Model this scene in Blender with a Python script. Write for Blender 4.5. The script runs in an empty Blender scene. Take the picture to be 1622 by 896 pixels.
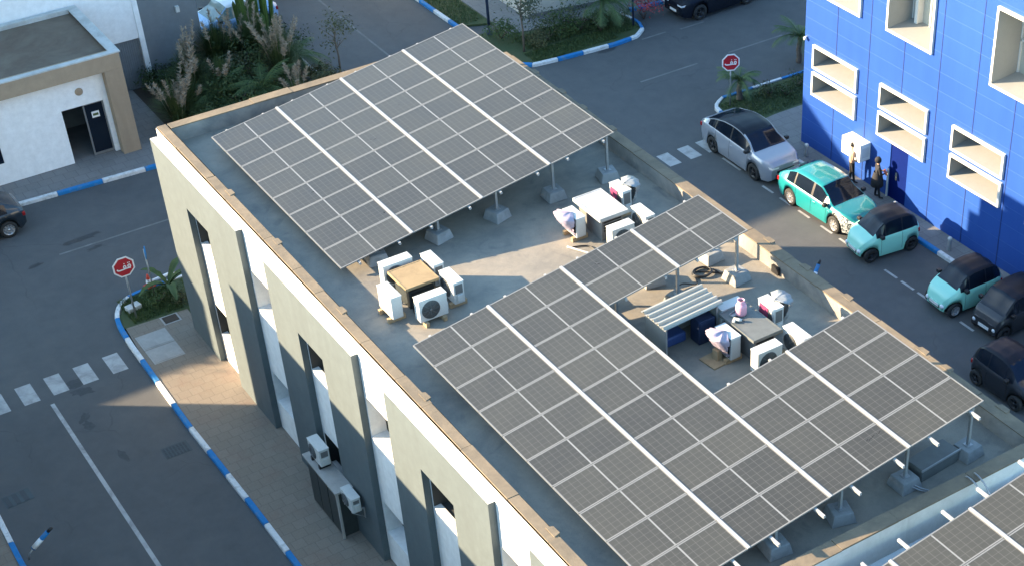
import bpy, bmesh, math, random
import numpy as np
from mathutils import Vector, Matrix
R_ = math.radians
scene = bpy.context.scene
COL = scene.collection
rng = random.Random(7)

# ------------------------------------------------------------------ materials
def nmat(name):
    m = bpy.data.materials.new(name); m.use_nodes = True
    nt = m.node_tree; b = nt.nodes['Principled BSDF']
    return m, nt, b
def N(nt, t, **kw):
    n = nt.nodes.new(t)
    for k, v in kw.items(): setattr(n, k, v)
    return n
def coords(nt, kind='Object', scale=(1, 1, 1), rot=(0, 0, 0)):
    tc = N(nt, 'ShaderNodeTexCoord'); mp = N(nt, 'ShaderNodeMapping')
    mp.inputs['Scale'].default_value = scale; mp.inputs['Rotation'].default_value = rot
    nt.links.new(tc.outputs[kind], mp.inputs['Vector']); return mp.outputs['Vector']
def noise(nt, vec, scale, detail=5, rough=.6, dist=0.):
    n = N(nt, 'ShaderNodeTexNoise'); n.inputs['Scale'].default_value = scale
    n.inputs['Detail'].default_value = detail; n.inputs['Roughness'].default_value = rough
    n.inputs['Distortion'].default_value = dist
    nt.links.new(vec, n.inputs['Vector']); return n.outputs['Fac']
def ramp(nt, fac, stops):
    r = N(nt, 'ShaderNodeValToRGB'); e = r.color_ramp.elements
    e[0].position, e[0].color = stops[0][0], (*stops[0][1], 1)
    e[1].position, e[1].color = stops[-1][0], (*stops[-1][1], 1)
    for p, c in stops[1:-1]:
        x = e.new(p); x.color = (*c, 1)
    nt.links.new(fac, r.inputs['Fac']); return r.outputs['Color']
def mix(nt, fac, a, b, mode='MIX'):
    n = N(nt, 'ShaderNodeMix', data_type='RGBA', blend_type=mode)
    for sock, v in ((n.inputs[0], fac), (n.inputs[6], a), (n.inputs[7], b)):
        if hasattr(v, 'links'): nt.links.new(v, sock)
        elif isinstance(v, (int, float)): sock.default_value = v
        else: sock.default_value = (*v, 1)
    return n.outputs[2]
def math_(nt, op, a, b=None, c=None):
    n = N(nt, 'ShaderNodeMath', operation=op)
    for i, v in enumerate((a, b, c)):
        if v is None: continue
        if hasattr(v, 'links'): nt.links.new(v, n.inputs[i])
        else: n.inputs[i].default_value = v
    return n.outputs[0]
def bump(nt, b, h, strength=.3, dist=.02):
    n = N(nt, 'ShaderNodeBump'); n.inputs['Strength'].default_value = strength
    n.inputs['Distance'].default_value = dist
    nt.links.new(h, n.inputs['Height']); nt.links.new(n.outputs['Normal'], b.inputs['Normal'])
def sc(c, k): return tuple(min(1, x * k) for x in c)

def plain(name, col, rough=.6, metal=0., var=.18, nscale=3., fine=40., bmp=.0, spec=.5, coat=0.):
    m, nt, b = nmat(name)
    v = coords(nt)
    f = noise(nt, v, nscale, 6, .65); g = noise(nt, v, fine, 3)
    c = ramp(nt, f, [(.25, sc(col, 1 - var)), (.75, sc(col, 1 + var))])
    c = mix(nt, .25, c, ramp(nt, g, [(.3, sc(col, .75)), (.7, sc(col, 1.2))]))
    nt.links.new(c, b.inputs['Base Color'])
    b.inputs['Roughness'].default_value = rough; b.inputs['Metallic'].default_value = metal
    b.inputs['Specular IOR Level'].default_value = spec
    if coat: b.inputs['Coat Weight'].default_value = coat; b.inputs['Coat Roughness'].default_value = .04
    if bmp: bump(nt, b, g, bmp)
    return m
def stained(name, col, stain, rough=.85, s1=.35, lo=.45, hi=.68, s2=3.5, bmp=.25, streak=None, fine=.0):
    """plaster / concrete with blotchy stains; streak stretches the stains vertically"""
    m, nt, b = nmat(name)
    v = coords(nt); vs = coords(nt, scale=streak or (1, 1, 1))
    f = noise(nt, vs, s1, 8, .68, .6); g = noise(nt, v, s2, 6, .7); h = noise(nt, v, 60, 3)
    base = ramp(nt, g, [(.3, sc(col, .86)), (.72, sc(col, 1.12))])
    c = mix(nt, ramp(nt, f, [(lo, (0, 0, 0)), (hi, (1, 1, 1))]), base, stain)
    c = mix(nt, .2, c, mix(nt, h, sc(col, .6), sc(col, 1.3)))
    nt.links.new(c, b.inputs['Base Color']); b.inputs['Roughness'].default_value = rough
    if bmp: bump(nt, b, h, bmp, .01)
    return m

M = {}
def asphalt():
    m, nt, b = nmat('asphalt'); v = coords(nt)
    a = noise(nt, v, .12, 6, .7, .8); f = noise(nt, v, 1.4, 8, .7); g = noise(nt, v, 90, 2)
    st = noise(nt, coords(nt, scale=(.5, .06, 1)), 1.2, 5, .6)
    c = ramp(nt, a, [(.28, (.052, .057, .061)), (.5, (.085, .089, .091)), (.72, (.115, .119, .118))])
    c = mix(nt, .5, c, ramp(nt, f, [(.3, (.052, .057, .061)), (.7, (.105, .108, .108))]))
    c = mix(nt, ramp(nt, st, [(.55, (0, 0, 0)), (.75, (.5, .5, .5))]), c, (.06, .06, .061))
    c = mix(nt, .3, c, ramp(nt, g, [(.35, (.03, .03, .03)), (.7, (.13, .125, .12))]))
    wv = N(nt, 'ShaderNodeVectorMath', operation='ADD'); nz = N(nt, 'ShaderNodeTexNoise'); nz.inputs['Scale'].default_value = .9; nt.links.new(v, nz.inputs['Vector'])
    nt.links.new(v, wv.inputs[0]); nt.links.new(nz.outputs['Color'], wv.inputs[1])
    vo = N(nt, 'ShaderNodeTexVoronoi', feature='DISTANCE_TO_EDGE'); vo.inputs['Scale'].default_value = .17; nt.links.new(wv.outputs[0], vo.inputs['Vector'])
    ck = math_(nt, 'MULTIPLY', math_(nt, 'LESS_THAN', vo.outputs['Distance'], .0035), ramp(nt, noise(nt, v, .25, 3), [(.5, (0, 0, 0)), (.6, (.28, .28, .28))]))
    c = mix(nt, ck, c, (.03, .03, .031))
    nt.links.new(c, b.inputs['Base Color']); b.inputs['Roughness'].default_value = .85
    bump(nt, b, g, .25, .008); return m
M['asphalt'] = asphalt()
def tiles(name, c1, c2, mortar, sx, sy, blot, bl_amt=.45):
    m, nt, b = nmat(name); v = coords(nt)
    br = N(nt, 'ShaderNodeTexBrick'); br.inputs['Scale'].default_value = 1
    br.inputs['Brick Width'].default_value = sx; br.inputs['Row Height'].default_value = sy
    br.inputs['Mortar Size'].default_value = .012; br.inputs['Color1'].default_value = (*c1, 1)
    br.inputs['Color2'].default_value = (*c2, 1); br.inputs['Mortar'].default_value = (*mortar, 1)
    nt.links.new(v, br.inputs['Vector'])
    f = noise(nt, v, .9, 7, .7); g = noise(nt, v, 30, 4)
    c = mix(nt, ramp(nt, f, [(.5, (0, 0, 0)), (.66, (bl_amt,) * 3)]), br.outputs['Color'], blot)
    c = mix(nt, .3, c, ramp(nt, g, [(.3, sc(c1, .6)), (.7, sc(c1, 1.35))]))
    nt.links.new(c, b.inputs['Base Color']); b.inputs['Roughness'].default_value = .85
    bump(nt, b, br.outputs['Fac'], -.3, .006); return m
M['paving'] = tiles('paving tiles', (.18, .152, .12), (.205, .175, .14), (.125, .11, .092), .4, .4, (.175, .105, .08))
M['paving_grey'] = tiles('grey paving', (.17, .165, .16), (.2, .195, .19), (.1, .1, .1), .5, .5, (.12, .115, .11), .5)
M['concrete'] = stained('concrete', (.32, .31, .29), (.2, .19, .175))
M['concrete_dark'] = stained('old concrete', (.17, .17, .165), (.09, .09, .09))
M['white_wall'] = stained('white render', (.74, .74, .72), (.5, .49, .46), rough=.8, s1=1.1, lo=.5, hi=.85, streak=(1, 1, .16), bmp=.1)
M['white_far'] = stained('white render aged', (.8, .81, .81), (.66, .66, .65), rough=.85, s1=.4, lo=.5, hi=.85, streak=(1, 1, .25), bmp=.1)
M['beige_panel'] = stained('khaki panel paint', (.083, .107, .115), (.066, .083, .088), rough=.75, s1=1.3, lo=.45, hi=.85, streak=(1, 1, .14), bmp=.1)
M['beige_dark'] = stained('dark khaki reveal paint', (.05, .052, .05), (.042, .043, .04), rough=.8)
M['beige_frame'] = stained('beige frame paint', (.34, .26, .18), (.25, .185, .125), rough=.8, s1=.6, lo=.5, hi=.8, streak=(1, 1, .25))
M['grey_wall'] = stained('grey wall paint', (.15, .17, .185), (.12, .135, .15), rough=.7, s1=.3, streak=(1, 1, .2))
M['coping'] = stained('parapet coping', (.2, .158, .108), (.1, .085, .064), rough=.9, s1=1.1, lo=.42, hi=.7, s2=6)
M['coping_far'] = stained('pale coping', (.5, .5, .48), (.33, .32, .3), rough=.9, s1=1.1)
M['flashing'] = stained('blue grey flashing', (.3, .34, .36), (.22, .25, .27), rough=.6, s1=1.)
M['roof_beige'] = stained('flat roof screed', (.125, .092, .068), (.18, .155, .12), rough=.9, s1=.5, lo=.42, hi=.72)
M['far_wall'] = stained('grey beige render', (.5, .47, .42), (.38, .36, .32), s1=.4, streak=(1, 1, .3))
M['caster_wall'] = stained('ochre render', (.5, .42, .32), (.4, .33, .25), s1=.4, streak=(1, 1, .3))
M['upstand'] = stained('parapet upstand', (.3, .28, .25), (.12, .125, .13), rough=.85, s1=.7, lo=.4, hi=.65)
def roofmat():
    m, nt, b = nmat('roof membrane'); v = coords(nt)
    a = noise(nt, v, .33, 7, .65, 1.); f = noise(nt, v, 1.6, 8, .72, .5); g = noise(nt, v, 45, 3)
    w = noise(nt, coords(nt, scale=(1, 1, 1)), .8, 4, .5, 1.5)
    c = ramp(nt, a, [(.3, (.115, .115, .108)), (.47, (.235, .215, .178)), (.64, (.35, .305, .235))])
    c = mix(nt, .45, c, ramp(nt, f, [(.3, (.1, .1, .094)), (.7, (.3, .27, .22))]))
    c = mix(nt, ramp(nt, w, [(.6, (0, 0, 0)), (.72, (.55, .55, .55))]), c, (.075, .08, .085))
    c = mix(nt, .15, c, ramp(nt, g, [(.3, (.08, .08, .08)), (.7, (.36, .34, .31))]))
    nt.links.new(c, b.inputs['Base Color']); b.inputs['Roughness'].default_value = .72
    bump(nt, b, f, .35, .03); return m
M['roof'] = roofmat()
def cells():
    """half-cut photovoltaic module: 6 x 24 cells, pale middle gap, thin busbars, a dusty glass front"""
    m, nt, b = nmat('solar cells')
    tc = N(nt, 'ShaderNodeTexCoord'); sp = N(nt, 'ShaderNodeSeparateXYZ')
    nt.links.new(tc.outputs['Object'], sp.inputs[0])
    def lines(s, pitch, off, w):
        t = math_(nt, 'ADD', s, off); t = math_(nt, 'DIVIDE', t, pitch); t = math_(nt, 'FRACT', t)
        t = math_(nt, 'SUBTRACT', t, .5); t = math_(nt, 'ABSOLUTE', t)
        return math_(nt, 'GREATER_THAN', t, .5 - w / pitch / 2)
    x, y = sp.outputs['X'], sp.outputs['Y']
    lx = lines(x, .1834, 20 * .1834, .014); ly = lines(y, .1775, 20 * .1775, .016)
    bb = lines(y, .0178, 20 * .1775, .0016)
    mid = math_(nt, 'LESS_THAN', math_(nt, 'ABSOLUTE', x), .02)
    v = coords(nt, 'Object')
    oi = N(nt, 'ShaderNodeObjectInfo')
    ad = N(nt, 'ShaderNodeVectorMath', operation='ADD'); nt.links.new(v, ad.inputs[0]); nt.links.new(oi.outputs['Location'], ad.inputs[1])
    d = noise(nt, ad.outputs[0], 1.1, 6, .65, .5); d2 = noise(nt, ad.outputs[0], 9., 4, .7)
    dust = math_(nt, 'ADD', math_(nt, 'MULTIPLY', d, .6), math_(nt, 'MULTIPLY', d2, .2))
    dust = math_(nt, 'ADD', dust, math_(nt, 'MULTIPLY', oi.outputs['Random'], .42))
    c = mix(nt, math_(nt, 'MULTIPLY', bb, .4), (.024, .024, .023), (.07, .07, .066))
    c = mix(nt, math_(nt, 'MULTIPLY', lx, .65), c, (.09, .09, .087))
    c = mix(nt, math_(nt, 'MULTIPLY', ly, .5), c, (.09, .09, .087))
    c = mix(nt, mid, c, (.19, .2, .21))
    c = mix(nt, math_(nt, 'MULTIPLY', dust, .27), c, (.125, .125, .103))
    nt.links.new(c, b.inputs['Base Color'])
    rr = math_(nt, 'ADD', math_(nt, 'MULTIPLY', d, .25), .2)
    nt.links.new(rr, b.inputs['Roughness'])
    b.inputs['Specular IOR Level'].default_value = .45
    return m
M['cells'] = cells()
M['alu'] = plain('aluminium', (.185, .19, .19), .5, .2, .08)
M['alu_bright'] = plain('pale metal strip', (.3, .31, .32), .5, .1, .06)
M['galv'] = plain('galvanised steel', (.36, .37, .38), .5, .6, .2, 4)
M['foot'] = stained('cast concrete foot', (.27, .28, .28), (.17, .18, .18), s1=2.)
M['ac_white'] = plain('white enamel casing', (.5, .515, .5), .45, 0, .1, 2.5)
M['ac_dark'] = plain('dark coil fins', (.035, .035, .04), .5, .3, .3, 12)
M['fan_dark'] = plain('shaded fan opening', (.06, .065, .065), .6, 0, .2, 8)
M['ac_grille'] = plain('grey fan grille', (.12, .125, .125), .5, 0, .15)
M['lilac'] = plain('lilac plastic sheet', (.34, .3, .38), .35, 0, .18, 5, 30, .3)
M['pink'] = plain('pink enamel', (.55, .28, .36), .4, 0, .12)
M['magenta'] = plain('magenta plastic bag', (.26, .05, .12), .4, 0, .3, 6)
M['grey_bag'] = plain('grey plastic sheet', (.24, .26, .275), .4, 0, .15, 5, 30, .3)
M['wood_tan'] = stained('sun worn board', (.3, .215, .115), (.2, .14, .075), s1=1.4, rough=.8)
M['wood_raw'] = stained('raw timber', (.4, .29, .17), (.3, .2, .11), s1=3, rough=.85)
M['grey_top'] = stained('grey painted cover', (.13, .14, .135), (.09, .095, .09), s1=1., rough=.6)
M['white_top'] = stained('white painted cover', (.4, .42, .42), (.3, .31, .3), s1=1., rough=.6)
M['shed_sheet'] = plain('corrugated sheet', (.34, .34, .31), .5, .1, .1, 1.5)
M['blue_tarp'] = plain('blue plastic', (.03, .07, .22), .45, 0, .2)
M['navy'] = plain('navy painted metal', (.02, .035, .08), .45, 0, .2)
M['black'] = plain('black plastic', (.012, .012, .013), .45, 0, .2)
M['rubber'] = plain('tyre rubber', (.018, .018, .018), .8, 0, .2)
M['glass_dark'] = plain('dark glass', (.006, .011, .02), .1, 0, .1, spec=.3)
M['glass_blue'] = plain('window glass', (.05, .07, .09), .08, 0, .15, spec=.8)
M['glass_teal'] = plain('pale windscreen glass', (.16, .24, .23), .07, 0, .2, spec=.8)
def cladmat():
    m, nt, b = nmat('blue cladding'); tc = N(nt, 'ShaderNodeTexCoord'); sp = N(nt, 'ShaderNodeSeparateXYZ'); nt.links.new(tc.outputs['Object'], sp.inputs[0])
    iy = math_(nt, 'FLOOR', math_(nt, 'DIVIDE', math_(nt, 'ADD', sp.outputs['Y'], 1.9), 1.875)); iz = math_(nt, 'FLOOR', math_(nt, 'DIVIDE', math_(nt, 'SUBTRACT', sp.outputs['Z'], .52), .71))
    cb = N(nt, 'ShaderNodeCombineXYZ'); nt.links.new(iy, cb.inputs[0]); nt.links.new(iz, cb.inputs[1])
    wn = N(nt, 'ShaderNodeTexWhiteNoise', noise_dimensions='2D'); nt.links.new(cb.outputs[0], wn.inputs['Vector'])
    f = noise(nt, coords(nt, scale=(1, 1, .12)), 1.6, 5, .6); g = noise(nt, coords(nt), .35, 4)
    c = ramp(nt, wn.outputs['Value'], [(0., (.0145, .06, .265)), (1., (.018, .069, .3))])
    c = mix(nt, .5, c, ramp(nt, f, [(.35, (.013, .056, .26)), (.7, (.021, .078, .31))]))
    c = mix(nt, .3, c, ramp(nt, g, [(.3, (.012, .056, .265)), (.7, (.023, .082, .31))]))
    nt.links.new(c, b.inputs['Base Color']); b.inputs['Roughness'].default_value = .45; b.inputs['Specular IOR Level'].default_value = .35
    bump(nt, b, g, .15, .03); return m
M['blue_clad'] = cladmat(); M['blue_plain'] = plain('blue cladding', (.02, .08, .29), .5, .0, .07, .8, 25, spec=.35)
M['blue_joint'] = plain('shadow gap', (.006, .02, .11), .6, 0, .1)
M['blue_door'] = plain('deep blue door', (.003, .012, .1), .7, 0, .1, spec=.05)  # dark blue that paints a cast shadow on the cladding
M['blue_lip'] = plain('blue panel edge', (.024, .085, .31), .5, 0, .1)
M['curtain'] = plain('pale curtain behind glass', (.36, .37, .33), .5, 0, .1)
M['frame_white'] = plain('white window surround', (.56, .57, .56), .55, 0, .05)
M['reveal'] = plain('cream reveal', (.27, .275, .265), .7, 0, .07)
M['kerb_blue'] = stained('blue kerb paint', (.006, .17, .43), (.12, .19, .26), s1=3.5, lo=.5, hi=.68)
M['kerb_white'] = stained('white kerb paint', (.62, .63, .63), (.27, .27, .26), s1=3.5, lo=.5, hi=.7)
M['road_white'] = stained('worn road paint', (.38, .38, .37), (.14, .138, .135), s1=1.8, lo=.45, hi=.75, bmp=.15)
M['road_faint'] = stained('faded road paint', (.16, .16, .155), (.085, .083, .08), s1=1.2, lo=.4, hi=.7, bmp=.15)
M['poster'] = plain('dark red poster', (.16, .035, .04), .5, 0, .3, 6)
M['sign_red'] = plain('red sign sheet', (.42, .012, .025), .4, 0, .06)
M['sign_white'] = plain('white sign sheet', (.8, .8, .8), .4, 0, .04)
M['cone'] = plain('orange red plastic', (.6, .06, .03), .5, 0, .1)
M['oil'] = stained('oil stain', (.03, .031, .032), (.05, .052, .054), s1=4, rough=.6)  # also colours the plain dark blots beside the crossing
M['steel_dark'] = plain('dark steel', (.05, .06, .06), .45, .5, .2)
M['soil'] = stained('garden soil', (.05, .036, .025), (.03, .022, .016), s1=2.)
M['lawn'] = stained('lawn', (.04, .065, .02), (.065, .07, .028), s1=.8, s2=8, bmp=.6)
def leafmat(name, c1, c2, c3=None, sc_=1.5, rough=.6):
    m, nt, b = nmat(name); v = coords(nt)
    f = noise(nt, v, sc_, 4, .6); g = noise(nt, v, 23, 2)
    c = ramp(nt, f, [(.3, c1), (.55, c2), (.75, c3 or c2)])
    c = mix(nt, .35, c, ramp(nt, g, [(.3, sc(c1, .7)), (.7, sc(c2, 1.3))]))
    nt.links.new(c, b.inputs['Base Color']); b.inputs['Roughness'].default_value = rough
    b.inputs['Specular IOR Level'].default_value = .3
    return m
M['leaf_dark'] = leafmat('dark shrub leaf', (.02, .038, .012), (.04, .066, .02), (.075, .095, .028))
M['leaf_mid'] = leafmat('green leaf', (.035, .06, .016), (.06, .095, .025), (.095, .12, .035))
M['leaf_grey'] = leafmat('grey green leaf', (.04, .055, .035), (.065, .08, .045))
M['leaf_olive'] = leafmat('olive green leaf', (.045, .05, .02), (.075, .08, .03), (.1, .09, .04))
M['leaf_yellow'] = leafmat('yellow green leaf', (.09, .13, .02), (.16, .2, .03))
M['palm'] = leafmat('palm frond', (.04, .075, .03), (.075, .12, .04), (.1, .13, .05))
M['cactus'] = leafmat('cactus skin', (.04, .075, .018), (.07, .12, .026), (.1, .15, .035), 1.2)
M['grass_blade'] = leafmat('grass blade', (.045, .075, .025), (.075, .105, .035), (.13, .13, .06))
M['plume'] = leafmat('dry plume', (.24, .19, .14), (.36, .3, .225), (.46, .4, .31), 3)
M['bark'] = stained('bark', (.14, .11, .085), (.07, .055, .045), s1=5, s2=14)
M['red_flower'] = leafmat('red flower', (.25, .02, .03), (.4, .06, .06), (.5, .2, .2), 6)
M['skin'] = plain('skin', (.42, .25, .17), .55, 0, .06)
M['cloth_black'] = plain('black cloth', (.014, .014, .017), .85, 0, .25, 9)
M['cloth_tan'] = plain('tan cloth', (.36, .24, .17), .85, 0, .15, 9)
M['cloth_green'] = plain('olive cloth', (.08, .09, .06), .85, 0, .15, 9)
M['hair'] = plain('black hair', (.012, .01, .009), .6, 0, .2, 12)
M['red_item'] = plain('orange red folder', (.62, .13, .06), .5, 0, .1)
M['lamp_w'] = plain('clear lamp lens', (.72, .74, .76), .1, 0, .05, spec=.8)
M['lamp_r'] = plain('red lamp lens', (.3, .01, .012), .12, 0, .1, spec=.8)
M['plate'] = plain('number plate', (.7, .7, .68), .4, 0, .05)
M['rim'] = plain('alloy rim', (.5, .5, .51), .3, .7, .1)
M['rim_dark'] = plain('dark rim', (.035, .035, .037), .4, .4, .2)
def paint(name, col, metal=.0, rough=.28, coat=.8):
    m = plain(name, col, rough, metal, .04, .7, 120, spec=.25 if max(col) < .05 else .5, coat=coat); return m
M['p_silver'] = paint('silver paint', (.3, .325, .375), .3)
M['p_turq'] = paint('turquoise paint', (.01, .2, .215), .05)
M['p_mint'] = paint('mint paint', (.3, .7, .56), 0, .35, .4)
M['p_charcoal'] = paint('charcoal paint', (.035, .037, .042), .2, .4, .4)
M['p_graphite'] = paint('graphite paint', (.028, .03, .036), .3, .35, .5)
M['p_black'] = paint('black paint', (.006, .009, .016), .0, .4, .0)
M['p_white'] = paint('white paint', (.68, .69, .7), 0)
M['p_skyblue'] = paint('pale blue paint', (.25, .42, .68), .1)
M['p_dark'] = paint('dark blue grey paint', (.02, .028, .038), .25)
M['p_grey'] = paint('light grey paint', (.3, .31, .32), .4)
def camo():
    m, nt, b = nmat('black and white camouflage film'); v = coords(nt)
    vo = N(nt, 'ShaderNodeTexVoronoi', feature='DISTANCE_TO_EDGE'); vo.inputs['Scale'].default_value = 11
    nt.links.new(v, vo.inputs['Vector'])
    f = math_(nt, 'GREATER_THAN', vo.outputs['Distance'], .11)
    g = math_(nt, 'GREATER_THAN', noise(nt, v, 14, 2), .52)
    c = mix(nt, f, (.03, .04, .05), (.62, .63, .63)); c = mix(nt, math_(nt, 'MULTIPLY', g, .6), c, (.12, .16, .17))
    nt.links.new(c, b.inputs['Base Color']); b.inputs['Roughness'].default_value = .35; return m
M['camo'] = camo()

# ------------------------------------------------------------------ object helpers
def tag(o, label=None, cat=None, group=None, kind=None):
    if label: o['label'] = label
    if cat: o['category'] = cat
    if group: o['group'] = group
    if kind: o['kind'] = kind
    return o
def empty(name, loc=(0, 0, 0), rz=0., label=None, cat=None, group=None):
    o = bpy.data.objects.new(name, None); COL.objects.link(o)
    o.location = loc; o.rotation_euler = (0, 0, rz); o.empty_display_size = .2
    return tag(o, label, cat, group)
def kids(o): return [c for c in COL.objects if c.parent == o]
def copy_tree(o, parent=None, children=None):
    c = o.copy(); COL.objects.link(c); c.parent = parent
    for ch in kids(o): copy_tree(ch, c)
    return c
class MB:
    def __init__(s): s.v = []; s.f = []; s.mi = []; s.sm = []
    def add(s, vs, fs, mi=0, smooth=False):
        b = len(s.v); s.v += [tuple(v) for v in vs]
        for f in fs: s.f.append(tuple(b + i for i in f)); s.mi.append(mi); s.sm.append(smooth)
        return s
    def box(s, x0, x1, y0, y1, z0, z1, mi=0, mat=None):
        vs = [(x, y, z) for z in (z0, z1) for y in (y0, y1) for x in (x0, x1)]
        if mat is not None: vs = [tuple(mat @ Vector(v)) for v in vs]
        return s.add(vs, [(0, 2, 3, 1), (4, 5, 7, 6), (0, 1, 5, 4), (2, 6, 7, 3), (0, 4, 6, 2), (1, 3, 7, 5)], mi)
    def quad(s, a, b, c, d, mi=0): return s.add([a, b, c, d], [(0, 1, 2, 3)], mi)
    def prism(s, poly, z0, z1, mi=0, mi_side=None):
        n = len(poly); vs = [(x, y, z0) for x, y in poly] + [(x, y, z1) for x, y in poly]
        a = sum(poly[i][0] * poly[(i + 1) % n][1] - poly[(i + 1) % n][0] * poly[i][1] for i in range(n))
        top = list(range(n, 2 * n)); bot = list(range(n))
        if a > 0: bot = bot[::-1]
        else: top = top[::-1]
        s.add(vs, [tuple(top), tuple(bot)], mi)
        sides = [(i, (i + 1) % n, n + (i + 1) % n, n + i) for i in range(n)]
        if a < 0: sides = [q[::-1] for q in sides]
        return s.add(vs, sides, mi if mi_side is None else mi_side)
    def tube(s, pts, r, n=8, mi=0, cap=True, smooth=True):
        pts = [Vector(p) for p in pts]; rs = r if isinstance(r, (list, tuple)) else [r] * len(pts)
        vs = []; up = None
        for i, p in enumerate(pts):
            t = (pts[min(i + 1, len(pts) - 1)] - pts[max(i - 1, 0)]).normalized()
            if up is None or abs(up.dot(t)) > .99:
                up = Vector((0, 0, 1)) if abs(t.z) < .9 else Vector((1, 0, 0))
            a = t.cross(up).normalized(); bq = t.cross(a).normalized()
            for k in range(n):
                th = 2 * math.pi * k / n
                vs.append(p + (a * math.cos(th) + bq * math.sin(th)) * rs[i])
        fs = []
        for i in range(len(pts) - 1):
            for k in range(n):
                k2 = (k + 1) % n; fs.append((i * n + k, i * n + k2, (i + 1) * n + k2, (i + 1) * n + k))
        if cap: fs += [tuple(range(n))[::-1], tuple(range((len(pts) - 1) * n, len(pts) * n))]
        return s.add(vs, fs, mi, smooth)
    def lathe(s, prof, n=20, mi=0, c=(0, 0, 0), axis='z', smooth=True):
        vs = []
        for r, h in prof:
            for k in range(n):
                th = 2 * math.pi * k / n; a, b_ = r * math.cos(th), r * math.sin(th)
                q = (a, b_, h) if axis == 'z' else ((h, a, b_) if axis == 'x' else (b_, h, a))
                vs.append((c[0] + q[0], c[1] + q[1], c[2] + q[2]))
        fs = []
        for i in range(len(prof) - 1):
            for k in range(n):
                k2 = (k + 1) % n; fs.append((i * n + k, i * n + k2, (i + 1) * n + k2, (i + 1) * n + k))
        return s.add(vs, fs, mi, smooth)
    def grid(s, P, mi=0, smooth=True):
        """P[i][j] rows of points"""
        ni, nj = len(P), len(P[0]); vs = [p for r in P for p in r]
        fs = [(i * nj + j, i * nj + j + 1, (i + 1) * nj + j + 1, (i + 1) * nj + j) for i in range(ni - 1) for j in range(nj - 1)]
        return s.add(vs, fs, mi, smooth)
    def build(s, name, mats, parent=None, bevel=0., seg=2, loc=None, recalc=False):
        me = bpy.data.meshes.new(name); me.from_pydata(s.v, [], s.f)
        for m in (mats if isinstance(mats, (list, tuple)) else [mats]): me.materials.append(m)
        me.polygons.foreach_set('material_index', s.mi); me.polygons.foreach_set('use_smooth', s.sm)
        if recalc:
            bm = bmesh.new(); bm.from_mesh(me); bmesh.ops.remove_doubles(bm, verts=bm.verts, dist=1e-5)
            bmesh.ops.recalc_face_normals(bm, faces=bm.faces); bm.to_mesh(me); bm.free()
        me.update()
        o = bpy.data.objects.new(name, me); COL.objects.link(o)
        if parent: o.parent = parent
        if loc: o.location = loc
        if bevel:
            b = o.modifiers.new('bevel', 'BEVEL'); b.width = bevel; b.segments = seg; b.limit_method = 'ANGLE'
        return o
def struct(name, mb, mats, **k):
    o = mb.build(name, mats, **k); o['kind'] = 'structure'; return o

# wall face in the plane x = const (facing -x) with rectangular holes and reveals
def wall_x(mb, x, y0, y1, z0, z1, holes, depth, mi=0, mi_rev=None, thick=None):
    ys = sorted({y0, y1, *[h[0] for h in holes], *[h[1] for h in holes]}); ys = [y for y in ys if y0 <= y <= y1]
    zs = sorted({z0, z1, *[h[2] for h in holes], *[h[3] for h in holes]}); zs = [z for z in zs if z0 <= z <= z1]
    def inh(y, z): return any(h[0] < y < h[1] and h[2] < z < h[3] for h in holes)
    for a, b in zip(ys, ys[1:]):
        for c, d in zip(zs, zs[1:]):
            if not inh((a + b) / 2, (c + d) / 2): mb.quad((x, b, c), (x, a, c), (x, a, d), (x, b, d), mi)
    mr = mi if mi_rev is None else mi_rev
    for hh in holes:
        a, b, c, d = hh[:4]; mr = hh[4] if len(hh) > 4 else (mi if mi_rev is None else mi_rev); X = x + depth; a, b, c, d = max(a, y0), min(b, y1), max(c, z0), min(d, z1)
        mb.quad((x, b, c), (X, b, c), (X, a, c), (x, a, c), mr)
        mb.quad((x, b, d), (x, a, d), (X, a, d), (X, b, d), mr)
        mb.quad((x, a, c), (X, a, c), (X, a, d), (x, a, d), mr)
        mb.quad((x, b, c), (x, b, d), (X, b, d), (X, b, c), mr)

ZR, ZP = 7.36, 7.87          # roof deck and parapet top of the office building
PV = .12                     # pavement height

# ------------------------------------------------------------------ ground, pavements, kerbs, markings
g = MB(); g.quad((-400, -300, 0), (500, -300, 0), (500, 600, 0), (-400, 600, 0)); struct('ground', g, M['asphalt'])

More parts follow.
